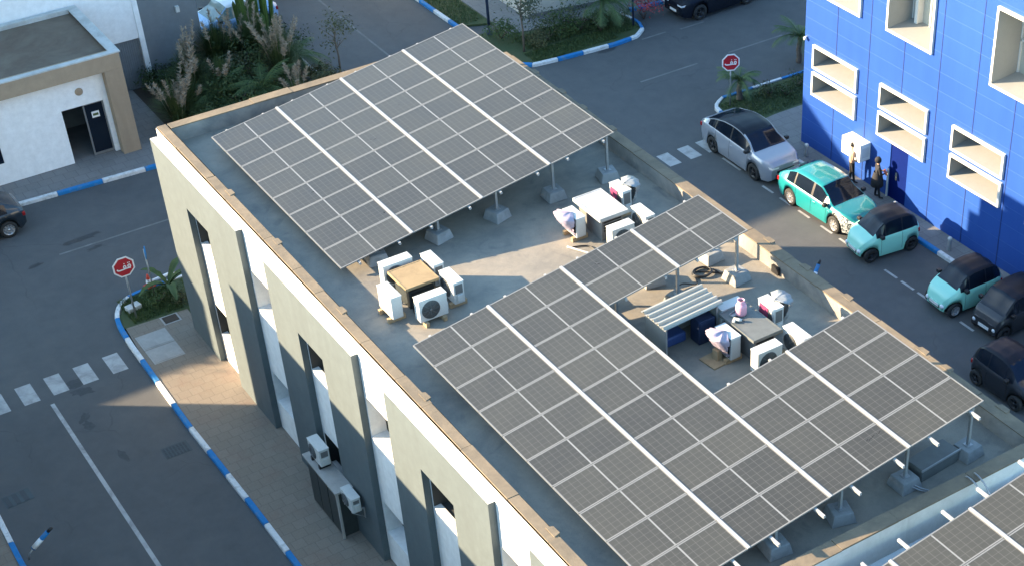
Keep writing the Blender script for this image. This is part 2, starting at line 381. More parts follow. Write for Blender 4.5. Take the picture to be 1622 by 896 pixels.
def smooth_path(pts, n=8):
    out = []
    P = [np.array(p, float) for p in pts]
    for i in range(len(P) - 1):
        p0, p1, p2, p3 = P[max(i - 1, 0)], P[i], P[i + 1], P[min(i + 2, len(P) - 1)]
        for k in range(n):
            t = k / n
            out.append(.5 * ((2 * p1) + (-p0 + p2) * t + (2 * p0 - 5 * p1 + 4 * p2 - p3) * t * t + (-p0 + 3 * p1 - 3 * p2 + p3) * t ** 3))
    out.append(P[-1]); return [tuple(p) for p in out]
def kerb(path, width=.16, h=.15, block=1.45, phase=0., inward=1, name='kerb'):
    """painted kerb of alternating blue and white blocks along a path; inward side is to the left if 1"""
    P = [np.array(p, float) for p in path]
    d = [0.]
    for a, b in zip(P, P[1:]): d.append(d[-1] + np.linalg.norm(b - a))
    tot = d[-1]
    def at(s):
        s = min(max(s, 0), tot); i = max(j for j in range(len(d)) if d[j] <= s + 1e-9); i = min(i, len(P) - 2)
        t = (s - d[i]) / max(d[i + 1] - d[i], 1e-9); p = P[i] * (1 - t) + P[i + 1] * t
        tg = P[i + 1] - P[i]; tg /= np.linalg.norm(tg); nrm = np.array([-tg[1], tg[0]]) * inward
        return p, nrm
    mb = MB(); s = 0.; k = 0; s_end = block * (1 - phase)
    while s < tot - .02:
        e = min(s_end, tot); nseg = max(2, int((e - s) / .3))
        gap = .012; rows = []
        jit = rng.uniform(-.008, .008)
        for i in range(nseg + 1):
            p, n = at(s + gap + (e - s - 2 * gap) * i / nseg)
            i0, i1 = p, p + n * width
            rows.append([(i0[0], i0[1], -.05), (i0[0], i0[1], h - .03 + jit), (i0[0] + n[0] * .03, i0[1] + n[1] * .03, h + jit), (i1[0], i1[1], h + jit), (i1[0], i1[1], -.05)])
        mb.grid(rows, k % 2, False)
        for r in (rows[0], rows[-1]): mb.add(r, [(0, 1, 2, 3, 4)], k % 2)
        s = s_end; s_end += block * rng.uniform(.93, 1.07); k += 1
    return struct(name, mb, [M['kerb_blue'], M['kerb_white']], recalc=False)
def slab(name, poly, mat, h=PV, z0=-.05):
    mb = MB(); mb.prism(poly, z0, h); return struct(name, mb, mat)

# near pavement with grass corner
corner = smooth_path([(10.5, 48.4), (10.6, 49.8), (10.85, 50.6), (11.3, 51.15), (12.1, 51.38), (13.5, 51.42)])
kp = [(10.62, -5), (10.5, 38), (10.42, 43)] + corner + [(24.0, 51.4)]
kerb(kp, block=1.42, inward=-1)
slab('pavement', [(10.78, -5), (10.66, 38), (10.58, 43), (10.64, 47.4), (10.78, 49.35), (12.95, 49.25), (12.95, -5)], M['paving'])
ins = [(x + .16 * (1 if i < 26 else .3), y - .16 * (0 if i < 14 else 1)) for i, (x, y) in enumerate(corner)]
grass_corner = [(10.8, 49.36)] + [p for p in ins if p[1] > 49.4] + [(13.5, 51.25), (24.0, 51.25), (24.0, 47.9), (12.96, 47.9), (12.96, 49.26)]
slab('lawn', grass_corner, M['lawn'], h=.1)
# left road, other side
kerb([(4.15, -5), (4.2, 40), (4.27, 42.4), (4.25, 50.6), (3.6, 51.3), (-30, 51.5)], block=1.5, inward=1)
slab('pavement', [(4.0, -5), (4.04, 40), (4.1, 42.4), (4.09, 50.6), (3.6, 51.15), (-30, 51.34), (-30, -5)], M['paving'])
# far side of the back street
kerb([(-30, 60.0), (9.7, 59.75), (12.8, 59.6), (15.7, 59.45), (24.0, 59.4), (24.45, 59.9), (24.5, 64.3), (24.4, 90)], block=1.75, phase=.3, inward=1)
slab('pavement', [(-30, 60.16), (9.7, 59.91), (12.8, 59.76), (15.7, 59.61), (17.3, 59.6), (17.3, 66.3), (-30, 66.3)], M['paving_grey'])
slab('garden_bed', [(17.3, 59.6), (23.9, 59.56), (24.28, 60), (24.33, 64.3), (24.24, 72), (21.7, 72), (21.7, 66.4), (17.3, 66.3)], M['soil'], h=.1)
# top of the picture: side street and the far block
kerb([(31.4, 90), (31.45, 68), (31.6, 60.0), (31.75, 58.8), (32.4, 58.2), (33.7, 58.02), (36.5, 57.8), (37.7, 57.9), (38.35, 58.4), (38.6, 59.1), (38.5, 60.4)], block=1.3, phase=.5, inward=1)
kerb([(38.9, 60.4), (41, 60.15), (70, 59.6)], block=1.75, inward=1)
slab('pavement', [(33.1, 90), (33.1, 62.6), (33.1, 61.5), (38.3, 60.3), (38.9, 60.55), (70, 59.8), (70, 90)], M['paving_grey'])
slab('lawn', [(31.56, 90), (31.61, 68), (31.75, 63.6), (33.08, 63.0), (33.08, 90)], M['lawn'], h=.1)
slab('garden_bed', [(31.76, 62.3), (31.76, 60), (31.9, 58.9), (32.45, 58.37), (33.7, 58.19), (36.5, 57.97), (37.6, 58.06), (38.22, 58.5), (38.44, 59.1), (38.32, 60.27), (33.08, 61.46), (33.08, 62.3)], M['lawn'], h=.1)
# right side: island and pavement by the blue building
kerb([(36.6, -5), (36.55, 38), (36.5, 47.9), (36.35, 49.6), (36.5, 50.5), (37.2, 51.0), (39.2, 50.95), (60, 50.4)], block=1.5, phase=.4, inward=-1)
slab('pavement', [(36.76, -5), (36.71, 38), (36.66, 47.9), (36.8, 48.3), (38.2, 48.45), (60, 48.2), (60, 46.04), (37.7, 46.04), (37.7, -5)], M['paving_grey'])
slab('lawn', [(36.68, 48.0), (36.52, 49.6), (36.63, 50.4), (37.25, 50.83), (39.2, 50.78), (60, 50.24), (60, 48.22), (38.2, 48.47), (36.8, 48.32)], M['lawn'], h=.1)

mk = MB()
def bar(x, y, lx, ly, mb, z=.004): mb.quad((x - lx / 2, y - ly / 2, z), (x + lx / 2, y - ly / 2, z), (x + lx / 2, y + ly / 2, z), (x - lx / 2, y + ly / 2, z))
for x in (4.9, 5.88, 6.84, 7.8, 8.79, 9.8): bar(x, 47.78, .52, 1.12, mk)
for x in (32.6, 33.6, 34.5): bar(x, 48.1, .55, 1.0, mk)
bar(7.34, 21, .13, 51.6, mk)
for y in (46.35, ): bar(34.4, y, .1, 1.2, mk)
for y in (43.95, 42.85, 41.7, 40.35, 39.25, 38.0, 36.68, 35.78, 34.9, 33.8, 32.7): bar(34.38, y, .1, .68, mk)
struct('road_marking', mk, M['road_white'])
mk = MB()
for x in (-4, 1, 5.5): bar(x, 55.2, 2.6, .1, mk)
bar(12.6, 55.5, 4.2, .1, mk)
for x, y in ((36.9, 54.3), (41.6, 54.35), (46.5, 54.3), (51.5, 54.3)): bar(x, y, 3.0, .1, mk)
for x, y in ((38.4, 57.7), (40.4, 57.55)): bar(x, y, 1.3, .1, mk)
bar(27.8, 78, .1, 31, mk)
struct('road_marking', mk, M['road_faint'])

st_ = MB(); rs_ = random.Random(12)  # stains on the back street, plus plain dark blots beside the crossing
for x, y, a, b, rz in ((11.55, 56.1, .75, .2, .1), (11.75, 55.2, .35, .12, .2), (9.55, 55.3, .3, .12, .1), (8.33, 47.45, .33, .3, 1.2), (8.4, 46.9, .38, .25, -.4), (7.95, 45.5, .3, .16, .9), (7.93, 45.0, .16, .3, .2), (8.3, 42.9, .12, .35, .1), (35.9, 57.7, .5, .16, .1), (29.2, 46.5, .18, .1, .3), (26.0, 60.3, .25, .08, .1)):
    n_ = 18; ph = [rs_.uniform(.65, 1.2) for _ in range(n_)]
    vs_ = [(x + math.cos(rz) * a * ph[k] * math.cos(6.283 * k / n_) - math.sin(rz) * b * ph[k] * math.sin(6.283 * k / n_), y + math.sin(rz) * a * ph[k] * math.cos(6.283 * k / n_) + math.cos(rz) * b * ph[k] * math.sin(6.283 * k / n_), .0035) for k in range(n_)]
    st_.add(vs_, [tuple(range(n_))])
struct('road_stain', st_, M['oil'])  # stains and plain dark blots together

# ------------------------------------------------------------------ office building with the solar roof
X0, X1, Y0, Y1, YN = 12.9, 24.5, 20.15, 47.73, 45.8      # walls; the back right corner is notched
def office():
    root = empty('office_building', (X0, Y1, 0), label='two storey white and khaki office block under the big tilted solar arrays', cat='building')
    ox, oy = X0, Y1
    def L(mb):
        mb.v = [(x - ox, y - oy, z) for x, y, z in mb.v]; return mb
    slots = [(43.94, 45.64), (35.85, 37.45), (28.43, 30.14), (21.2, 22.9)]
    gaps = [(39.28, 41.2), (31.84, 33.68), (24.63, 26.5)]
    holes = []
    for a, b in slots + gaps:
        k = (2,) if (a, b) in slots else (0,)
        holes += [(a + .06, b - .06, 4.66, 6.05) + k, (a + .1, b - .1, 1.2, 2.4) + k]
    w = MB()
    wall_x(w, X0, Y0, Y1, 0, ZP - .03, holes, .55)
    w.quad((X0, Y1, 0), (X0, Y1, ZP - .03), (22.6, Y1, ZP - .03), (22.6, Y1, 0))
    w.quad((22.6, Y1, 0), (22.6, Y1, ZP - .03), (22.6, YN, ZP - .03), (22.6, YN, 0))
    w.quad((22.6, YN, 0), (22.6, YN, ZP - .03), (X1, YN, ZP - .03), (X1, YN, 0))
    w.quad((X1, YN, 0), (X1, YN, ZP - .03), (X1, Y0, ZP - .03), (X1, Y0, 0))
    w.quad((X0, Y0, 0), (X1, Y0, 0), (X1, Y0, ZP - .03), (X0, Y0, ZP - .03))
    # inner faces of the parapet
    t = .36
    for a, b in (((X0 + t, Y0 + t), (X0 + t, Y1 - t)), ((X0 + t, Y1 - t), (22.6 - t, Y1 - t)), ((22.6 - t, Y1 - t), (22.6 - t, YN - t)), ((22.6 - t, YN - t), (X1 - t, YN - t)), ((X1 - t, YN - t), (X1 - t, Y0 + t)), ((X1 - t, Y0 + t), (X0 + t, Y0 + t))):
        w.quad((*a, ZR - .1), (*b, ZR - .1), (*b, ZP - .03), (*a, ZP - .03), 1)
    L(w).build('wall', [M['white_wall'], M['upstand'], M['beige_dark']], root)
    d = MB(); d.prism([(X0 + .3, Y0 + .3), (X1 - .3, Y0 + .3), (X1 - .3, YN - .3), (22.3, YN - .3), (22.3, Y1 - .3), (X0 + .3, Y1 - .3)], ZR - .3, ZR)
    L(d).build('roof_deck', M['roof'], root)
    # coping stones, slightly uneven pieces
    cp = MB(); r2 = random.Random(3)
    def run(x0, y0, x1, y1, wd, side):
        ln = math.hypot(x1 - x0, y1 - y0); n = max(1, int(ln / 1.9)); ux, uy = (x1 - x0) / ln, (y1 - y0) / ln; nx, ny = -uy * side, ux * side
        cuts = [0] + [ln * (i + r2.uniform(-.25, .25)) / n for i in range(1, n)] + [ln]
        for a, b in zip(cuts, cuts[1:]):
            dz = r2.uniform(-.012, .012); o0 = r2.uniform(-.02, .0); o1 = wd + r2.uniform(-.012, .03)
            a += .006; b -= .006
            q = [(x0 + ux * s + nx * o, y0 + uy * s + ny * o) for s, o in ((a, o0), (b, o0), (b, o1), (a, o1))]
            cp.prism(q, ZP - .029, ZP + .012 + dz * .6)
            if r2.random() < .55 and side == -1:      # patch of mortar squeezed out on the inner edge
                m0 = r2.uniform(a, b - .3)
                cp.prism([(x0 + ux * s + nx * o, y0 + uy * s + ny * o) for s, o in ((m0, o1 - .1), (m0 + .4, o1 - .1), (m0 + .33, o1 + .07), (m0 + .06, o1 + .08))], ZP - .08, ZP + .026)
    run(X0 + .05, Y0, X0 + .05, Y1, .27, -1)
    run(X0 + .37, Y1 - .36, 22.6, Y1 - .36, .36, 1)
    run(22.24, YN - .36, 22.24, Y1 - .37, .36, -1)
    run(22.61, YN - .36, X1, YN - .36, .36, 1)
    run(X1 - .36, Y0 + .37, X1 - .36, YN - .37, .36, -1)
    run(X0 + .37, Y0, X1, Y0, .36, 1)
    L(cp).build('coping', M['coping'], root, bevel=.015)
    # khaki facade panels standing proud of the white wall, each an upside-down U round its slot
    edges = [(41.2, 47.97, slots[0]), (33.68, 39.28, slots[1]), (26.5, 31.84, slots[2]), (20.2, 24.63, slots[3])]
    for ya, yb, (sa, sb) in edges:
        p = MB(); x0, x1 = X0 - .2, X0 + .02
        p.box(x0, x1, sb, yb, 0, 7.42); p.box(x0, x1, ya, sa, 0, 7.42); p.box(x0 + .0, x1, sa, sb, 6.02, 7.42); p.box(x0 + .012, x1 - .004, ya + .01, yb - .01, 7.42, 7.432, 1)
        if yb > Y1: p.box(X0 + .02, X0 + 1.2, Y1 + .004, yb, 0, 7.42)
        L(p).build('facade_panel', [M['beige_panel'], M['white_wall']], root)
    for (a, b, c, dd, _k) in holes:
        f = MB(); x = X0 + .46; fw = .05
        for q in ((a, b, c, c + fw), (a, b, dd - fw, dd), (a, a + fw, c + fw, dd - fw), (b - fw, b, c + fw, dd - fw), ((a + b) / 2 - .025, (a + b) / 2 + .025, c + fw, dd - fw)):
            f.box(x, x + .06, q[0] + .002, q[1] - .002, q[2] + .002, q[3] - .002)
        fo = L(f).build('window', M['steel_dark'], root)
        pn = MB(); pn.box(x + .025, x + .035, a + .03, b - .03, c + .03, dd - .03); L(pn).build('pane', M['glass_blue'], fo)
        s = MB(); s.box(X0 - .012, X0 + .2 if _k == 2 else x, a + .003, b - .003, c + .002, c + .045); L(s).build('sill', M['white_wall'], fo)
    # roof outlet in the right parapet
    sp = MB(); sp.box(X1 - .45, X1 - .355, 30.2, 30.5, ZR + .02, ZR + .24); L(sp).build('roof_outlet', M['black'], root)
    return root
office()

# neighbouring roof beyond the joint at the lower right
def annex():
    yb = 19.72; ZP = 7.44; ox, oy = 12.9, yb
    root = empty('annex_building', (ox, oy, 0), label='second flat roofed block beyond the narrow roof joint at the lower right', cat='building')
    def L(mb): mb.v = [(x - ox, y - oy, z) for x, y, z in mb.v]; return mb
    w = MB(); w.box(12.9, 24.5, 4, yb, 0, ZR - .3); w.box(12.9, 13.26, 4, yb, ZR - .3, ZP - .02); w.box(24.14, 24.5, 4, yb, ZR - .3, ZP - .02); w.box(13.26, 24.14, yb - .32, yb, ZR - .3, ZP - .02)
    L(w).build('wall', M['white_wall'], root)
    d = MB(); d.box(13.26, 24.14, 4, yb - .32, ZR - .3, ZR); L(d).build('roof_deck', M['roof'], root)
    c = MB(); c.box(12.88, 24.52, yb - .34, yb + .02, ZP - .02, ZP + .03); c.box(24.12, 24.52, 4, yb - .345, ZP - .02, ZP + .03); c.box(12.88, 13.28, 4, yb - .345, ZP - .02, ZP + .03)
    L(c).build('coping', M['flashing'], root, bevel=.01)
    p = MB(); p.box(12.7, 12.898, 13.4, 18.4, 0, 7.42); L(p).build('facade_panel', M['beige_panel'], root)
annex()

# ------------------------------------------------------------------ solar arrays
TH = R_(8.25); CX, SX = math.cos(TH), math.sin(TH); PX, PY = 2.3054, 1.15
def panel_proto():
    f = MB(); a, b, t, h = 2.245 / 2, 1.134 / 2, .034, .035
    for q in ((-a, a, -b, -b + t), (-a, a, b - t, b), (-a, -a + t, -b + t, b - t), (a - t, a, -b + t, b - t)): f.box(*q, -h, 0)
    me_f = f.build('solar_panel', M['alu'])
    c = MB(); c.box(-a + t, a - t, -b + t, b - t, -.012, -.004); me_c = c.build('cell_sheet', M['cells'], me_f)
    return me_f, me_c
PF, PC = panel_proto(); first = [True]
def solar_array(base, cells_, label, rails_x, posts, nrows, cut=None, strips=()):
    root = empty('solar_array', base, label=label, cat='solar array', group='tilted solar arrays on the flat roof')
    def pt(c, r, dz=0): return (c * PX * CX - dz * SX, -r * PY, c * PX * SX + dz * CX)   # c in modules
    for (c, r) in cells_:
        if first[0]: f, cs = PF, PC; first[0] = False
        else:
            f = PF.copy(); COL.objects.link(f); cs = PC.copy(); COL.objects.link(cs); cs.parent = f
        f.parent = root; f.location = pt(c + .5, r + .5, .0)
        f.rotation_euler = (rng.uniform(-.0022, .0022), -TH + rng.uniform(-.0022, .0022), 0)
    rot = Matrix.Rotation(-TH, 4, 'Y')
    for (c, r0, r1) in strips:          # bright cover strips between the module columns
        s = MB(); s.box(-.036, .036, -r1 * PY + .0, -r0 * PY, .002, .02, mat=Matrix.Translation(pt(c, 0)) @ rot)
        s.build('cover_strip', M['alu_bright'], root)
    for (c, r0, r1) in rails_x:         # purlins under the modules
        s = MB(); s.box(-.03, .03, -r1 * PY - .38, -r0 * PY + .1, -.115, -.04, mat=Matrix.Translation(pt(c, 0)) @ rot)
        s.build('purlin', M['alu_bright'], root)
    for (r, c0, c1) in posts['rafters']:
        s = MB(); p, q = pt(c0, r), pt(c1, r); ln = (c1 - c0) * PX
        s.box(0, ln, -.03, .03, -.2, -.118, mat=Matrix.Translation(p) @ rot); s.build('rafter', M['galv'], root)
    zf = ZR - base[2]
    for (c, r) in posts['posts']:
        x, y, z = pt(c, r, -.16)
        s = MB(); s.box(x - .035, x + .035, y - .035, y + .035, zf + .3, z); s.box(x - .09, x + .09, y - .09, y + .09, zf + .301, zf + .315)
        s.build('post', M['galv'], root)
        k = MB(); a, b = .31, .24
        lo = [(-a, -a), (a, -a), (a, a), (-a, a)]; jz = rng.uniform(-.3, .3)
        mt = Matrix.Translation((x, y, zf)) @ Matrix.Rotation(jz, 4, 'Z')
        vs = [mt @ Vector((u, v, .003)) for u, v in lo] + [mt @ Vector((u * b / a, v * b / a, .3)) for u, v in lo]
        k.add(vs, [(3, 2, 1, 0), (4, 5, 6, 7)] + [(i, (i + 1) % 4, 4 + (i + 1) % 4, 4 + i) for i in range(4)])
        k.build('concrete_foot', M['foot'], root, bevel=.02)
    return root
RX = (.25, .8, 1.25, 1.8, 2.25, 2.8, 3.25, 3.8)
solar_array((14.1, 46.29, 7.77), [(c, r) for c in range(4) for r in range(8)],
    'far solar array, an unbroken rectangle of 32 panels at the back of the roof',
    [(c, 0, 7.75) for c in RX], dict(rafters=[(r, .05, 3.95) for r in (.6, 3, 5.4, 7.75)],
    posts=[(c, r) for r in (.6, 3, 5.4, 7.65) for c in (.55, 1.42, 2.27, 3.12, 3.96)]), 8, strips=[(1, 0, 8), (2, 0, 8), (3, 0, 8)])
A2 = [(c, r) for c in range(2) for r in range(10)] + [(c, r) for c in (2, 3) for r in (0, 1)] + [(c, r) for c in (2, 3) for r in range(6, 10)]
solar_array((13.97, 32.61, 7.86), A2, 'middle solar array wrapped in a C around the shed and outdoor units',
    [(c, 0, 9.95) for c in RX[:4]] + [(c, 0, 1.7) for c in RX[4:]] + [(c, 6, 9.95) for c in RX[4:]],
    dict(rafters=[(r, .05, 3.95) for r in (.5, 1.75, 6.4, 9.7)] + [(3.4, .05, 1.95), (5, .05, 1.95)],
    posts=[(c, r) for r in (.5, 1.6, 6.5, 9.72) for c in (.55, 1.42, 2.24, 3.1, 3.97)] + [(c, r) for r in (3.4, 5) for c in (.55, 1.2, 1.85)]), 10,
    strips=[(1, 0, 10), (2, 0, 10), (3, 0, 2), (3, 6, 10)])
solar_array((13.87, 18.98, 7.60), [(c, r) for c in range(4) for r in range(6)], 'near solar array cropped by the lower right corner of the picture',
    [(c, -.25, 5.9) for c in RX], dict(rafters=[(r, .05, 3.95) for r in (.4, 3, 5.5)], posts=[(c, r) for r in (.8, 3, 5.5) for c in (1.0, 2.1, 3.0, 3.9)]), 6,
    strips=[(1, 0, 6), (2, 0, 6), (3, 0, 6)])

# ------------------------------------------------------------------ air conditioning units
def ac_unit(loc, rz, label, w=.86, d=.32, h=.66, feet='rail', group='outdoor air conditioning units on the roof', bag=None, coil_=True):
    root = empty('air_conditioner', loc, rz, label, 'air conditioner', group)
    zb = .14
    c = MB(); c.box(-w / 2, w / 2, -d / 2, d / 2, zb, zb + h); c.build('casing', M['ac_white'], root, bevel=.022)
    tp = MB(); tp.box(-w / 2 - .008, w / 2 + .008, -d / 2 - .008, d / 2 + .008, zb + h + .001, zb + h + .022); tp.build('lid', M['ac_white'], root, bevel=.008)
    R = min(h, w) * .4; cx = -w / 2 + R + .07; cz = zb + h / 2
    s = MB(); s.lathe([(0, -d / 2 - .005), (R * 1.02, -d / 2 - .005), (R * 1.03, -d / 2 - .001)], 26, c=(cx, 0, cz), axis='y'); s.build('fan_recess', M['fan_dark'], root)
    gr = MB()
    for k in range(1, 8):
        rr = R * k / 7
        gr.tube([(cx + rr * math.cos(t), -d / 2 - .018, cz + rr * math.sin(t)) for t in np.linspace(0, 2 * math.pi, 25)], .005, 4, cap=False)
    for k in range(8):
        t = k * math.pi / 8 * 2; gr.tube([(cx, -d / 2 - .02, cz), (cx + R * math.cos(t), -d / 2 - .02, cz + R * math.sin(t))], .006, 4)
    gr.lathe([(.0, -d / 2 - .03), (R * .14, -d / 2 - .03), (R * .16, -d / 2 - .008)], 14, c=(cx, 0, cz), axis='y')
    gr.build('fan_grille', M['ac_grille'], root)
    bk = MB()
    if coil_: bk.box(-w / 2 + .05, w / 2 - .16, d / 2 + .002, d / 2 + .006, zb + .05, zb + h - .05); bk.build('coil', M['ac_dark'], root)
    sd = MB(); sd.box(w / 2 + .002, w / 2 + .006, -d / 2 + .05, d / 2 - .05, zb + .32, zb + h - .06); sd.build('side_coil', M['ac_grille'], root)
    cv = MB(); cv.box(w / 2 + .002, w / 2 + .05, -d * .25, d * .28, zb + .08, zb + .3); cv.build('valve_cover', M['ac_white'], root, bevel=.015)
    if feet == 'rail':
        for x in (-w * .32, w * .32):
            f = MB(); f.box(x - .05, x + .05, -d / 2 - .1, d / 2 + .1, .004, zb - .001); f.build('foot', M['wood_raw'], root)
    elif feet == 'bracket':
        for x in (-w * .34, w * .34):
            f = MB(); f.box(x - .02, x + .02, -d / 2, d / 2 + .12, zb - .04, zb - .001); f.box(x - .02, x + .02, d / 2 + .09, d / 2 + .12, -.25, zb - .041)
            f.tube([(x, -d / 2 + .03, zb - .05), (x, d / 2 + .1, -.22)], .012, 6); f.build('bracket', M['galv'], root)
    else:
        for x in (-w * .32, w * .32):
            f = MB(); f.box(x - .04, x + .04, -d / 2 - .02, d / 2 + .02, .002, zb - .001); f.build('foot', M['black'], root)
    if bag: plastic_hood(root, bag, w, d, zb, h)
    return root
def plastic_hood(root, mats, w, d, zb, h):
    """crumpled sheet tied over the back of a unit and bulging outward"""
    m1, m2, side = mats
    r = random.Random(int(w * 1000) + len(root.name) + int(root.location.x * 10)); n, k = 14, 16
    P = []
    for i in range(n + 1):
        t = i / n; row = []
        bulge = .42 * math.sin(math.pi * min(1, t * .55 + .42)) * (1 - t * .25)
        for j in range(k + 1):
            a = -math.pi / 2 + math.pi * j / k
            x = (w / 2 + .03) * math.sin(a) * (1 - .28 * t * t); y = side * (d / 2 + .01 + bulge * (.25 + .75 * math.cos(a)) * (1.0 - .35 * t))
            z = zb + h + .03 - t * h * .92 + .05 * math.cos(a) * (1 - t)
            q = r.uniform(-.018, .018) + .02 * math.sin(9 * a + 4 * t)
            row.append((x + q, y + side * q, z + r.uniform(-.015, .015)))
        P.append(row)
    top = [[(p[0] * s, side * (-d / 2 - .01) + (p[1] - side * (-d / 2 - .01)) * (s * .5 + .5), p[2] + .012) for p in P[0]] for s in (.0, .5)]
    m = MB(); m.grid(top + P); m.build('plastic_hood', M[m1], root)
    f = MB(); f.box(-w / 2 + .1, w / 2 - .25, -side * (d / 2 + .03), -side * (d / 2 + .012), zb + .1, zb + h - .06)
    if m2: f.build('loose_bag', M[m2], root)

def shaft_cover(loc, sx, sy, h, mat, body, label, cap=.09, over=.12):
    root = empty('shaft_cover', loc, 0, label, 'roof hatch', 'roof hatches between the outdoor units')
    b = MB(); b.box(-sx / 2 + over, sx / 2 - over, -sy / 2 + over, sy / 2 - over, .004, h - cap - .001); b.build('curb', body, root)
    v = MB()
    for i in range(4): v.box(-sx / 2 + over + .06, sx / 2 - over - .06, -sy / 2 + over - .014, -sy / 2 + over - .003, h * .35 + i * .09, h * .35 + i * .09 + .045)
    v.build('louvre', M['black'], root)
    c = MB(); c.box(-sx / 2, sx / 2, -sy / 2, sy / 2, h - cap, h); c.build('cap', mat, root, bevel=.012)
    e = MB()
    for q in ((-sx / 2 - .008, sx / 2 + .008, -sy / 2 - .008, -sy / 2 + .03), (-sx / 2 - .008, sx / 2 + .008, sy / 2 - .03, sy / 2 + .008), (-sx / 2 - .008, -sx / 2 + .03, -sy / 2 + .031, sy / 2 - .031), (sx / 2 - .03, sx / 2 + .008, -sy / 2 + .031, sy / 2 - .031)):
        e.box(*q, h - cap + .02, h + .008)
    e.build('cap_trim', mat, root)
    return root
# first group round the brown hatch
shaft_cover((15.4, 35.18, ZR), 1.0, 1.06, .75, M['wood_tan'], M['steel_dark'], 'brown board topped hatch ringed by five clean white units')
ac_unit((15.3, 36.04, ZR), 0, 'white unit behind the brown hatch, fan facing the hatch', w=.9)
ac_unit((16.16, 35.52, ZR), -math.pi / 2, 'white unit at the back right corner of the brown hatch', w=.76)
ac_unit((16.17, 34.45, ZR), -math.pi / 2, 'white unit with a dark side grille, right of the brown hatch', w=.8)
ac_unit((14.48, 34.8, ZR), math.pi / 2, 'white unit turned away beside the parapet, left of the brown hatch', w=.82, coil_=False)
ac_unit((15.27, 33.98, ZR), 0, 'white unit showing its round fan in front of the brown hatch', w=.84)
# second group round the white hatch
shaft_cover((21.45, 35.2, ZR), .95, 1.45, .82, M['white_top'], M['concrete_dark'], 'white topped hatch near the far array with wrapped units beside it', cap=.12)
ac_unit((21.3, 33.93, ZR), 0, 'white unit in front of the white hatch, half under the middle array', w=.76)
ac_unit((22.25, 34.2, ZR), -math.pi / 2, 'white unit with black fins on the right of the white hatch', w=.76)
ac_unit((22.4, 35.6, ZR), -math.pi / 2, 'unit with a magenta bag and grey hood behind the white hatch', w=.7, h=.74, bag=('grey_bag', 'magenta', 1))
ac_unit((20.62, 35.3, ZR), math.pi / 2, 'unit wrapped in pale lilac sheet on the left of the white hatch', w=.72, h=.62, bag=('lilac', 'magenta', 1))
# third group round the grey hatch
shaft_cover((21.45, 28.02, ZR), .9, 1.5, .8, M['grey_top'], M['concrete_dark'], 'dark grey topped hatch next to the corrugated shed')
ac_unit((21.12, 26.88, ZR), 0, 'white unit with round fan in front of the grey hatch', w=.78)
ac_unit((22.16, 26.95, ZR), -math.pi / 2, 'white unit at the right end of the grey hatch by the near panels', w=.8)
ac_unit((21.5, 28.98, ZR), 0, 'white topped unit squeezed between the shed and the grey hatch', w=.74)
ac_unit((22.34, 28.3, ZR), -math.pi / 2, 'unit with a lilac grey hood behind the grey hatch near the parapet', w=.7, h=.74, bag=('grey_bag', 'magenta', 1))
ac_unit((20.72, 28.0, ZR), math.pi / 2, 'unit under a lilac sheet on a timber stand left of the grey hatch', w=.7, h=.66, bag=('lilac', 'pink', 1))
# gas cylinder and tool on the grey hatch
def cyl(loc):
    root = empty('gas_cylinder', loc, 0, 'small pink refrigerant cylinder standing on the grey hatch', 'gas cylinder')
    b = MB(); b.lathe([(0, .001), (.13, .004), (.15, .04), (.15, .26), (.12, .33), (.05, .36), (0, .365)], 20); b.build('body', M['pink'], root)
    c = MB(); c.lathe([(.09, .33), (.1, .45), (.085, .45), (.08, .34)], 16); c.build('collar', M['pink'], root)
    v = MB(); v.tube([(0, 0, .36), (0, 0, .43)], .02, 8); v.tube([(-.04, 0, .42), (.04, 0, .42)], .012, 6); v.build('valve', M['steel_dark'], root)
cyl((21.45, 28.42, ZR + .81))
def drill(loc, rz, label):
    root = empty('power_tool', loc, rz, label, 'tool')
    b = MB(); b.tube([(-.13, 0, .05), (.02, 0, .05), (.1, 0, .05)], [.045, .05, .03], 10); b.build('body', M['ac_white'], root)
    h = MB(); h.box(-.14, -.06, -.12, .02, .012, .075); h.build('handle', M['ac_white'], root, bevel=.015)
    c = MB(); c.tube([(.1, 0, .05), (.18, 0, .05)], [.02, .008], 8); c.build('chuck', M['steel_dark'], root)
drill((21.2, 28.2, ZR + .81), -.9, 'white hand tool lying on the grey hatch')
tb = empty('tool_tray', (21.3, 28.5, ZR + .81), .2, 'flat grey tray behind the hand tool on the grey hatch', 'tray')
q = MB(); q.box(-.13, .13, -.08, .08, .001, .012); q.box(-.13, .13, .07, .08, .012, .05); q.box(-.13, .13, -.08, -.07, .012, .05); q.box(-.13, -.12, -.069, .069, .012, .05); q.box(.12, .13, -.069, .069, .012, .05); q.build('pan', M['galv'], tb)
st = empty('timber_stand', (20.42, 28.05, ZR), .1, 'small timber stand on a board beside the lilac wrapped unit', 'stand')
q = MB(); q.box(-.36, .3, -.3, .3, .002, .04); q.build('board', M['wood_raw'], st)
q = MB(); q.box(-.08, .08, -.1, .1, .041, .34); q.build('block', M['wood_raw'], st)

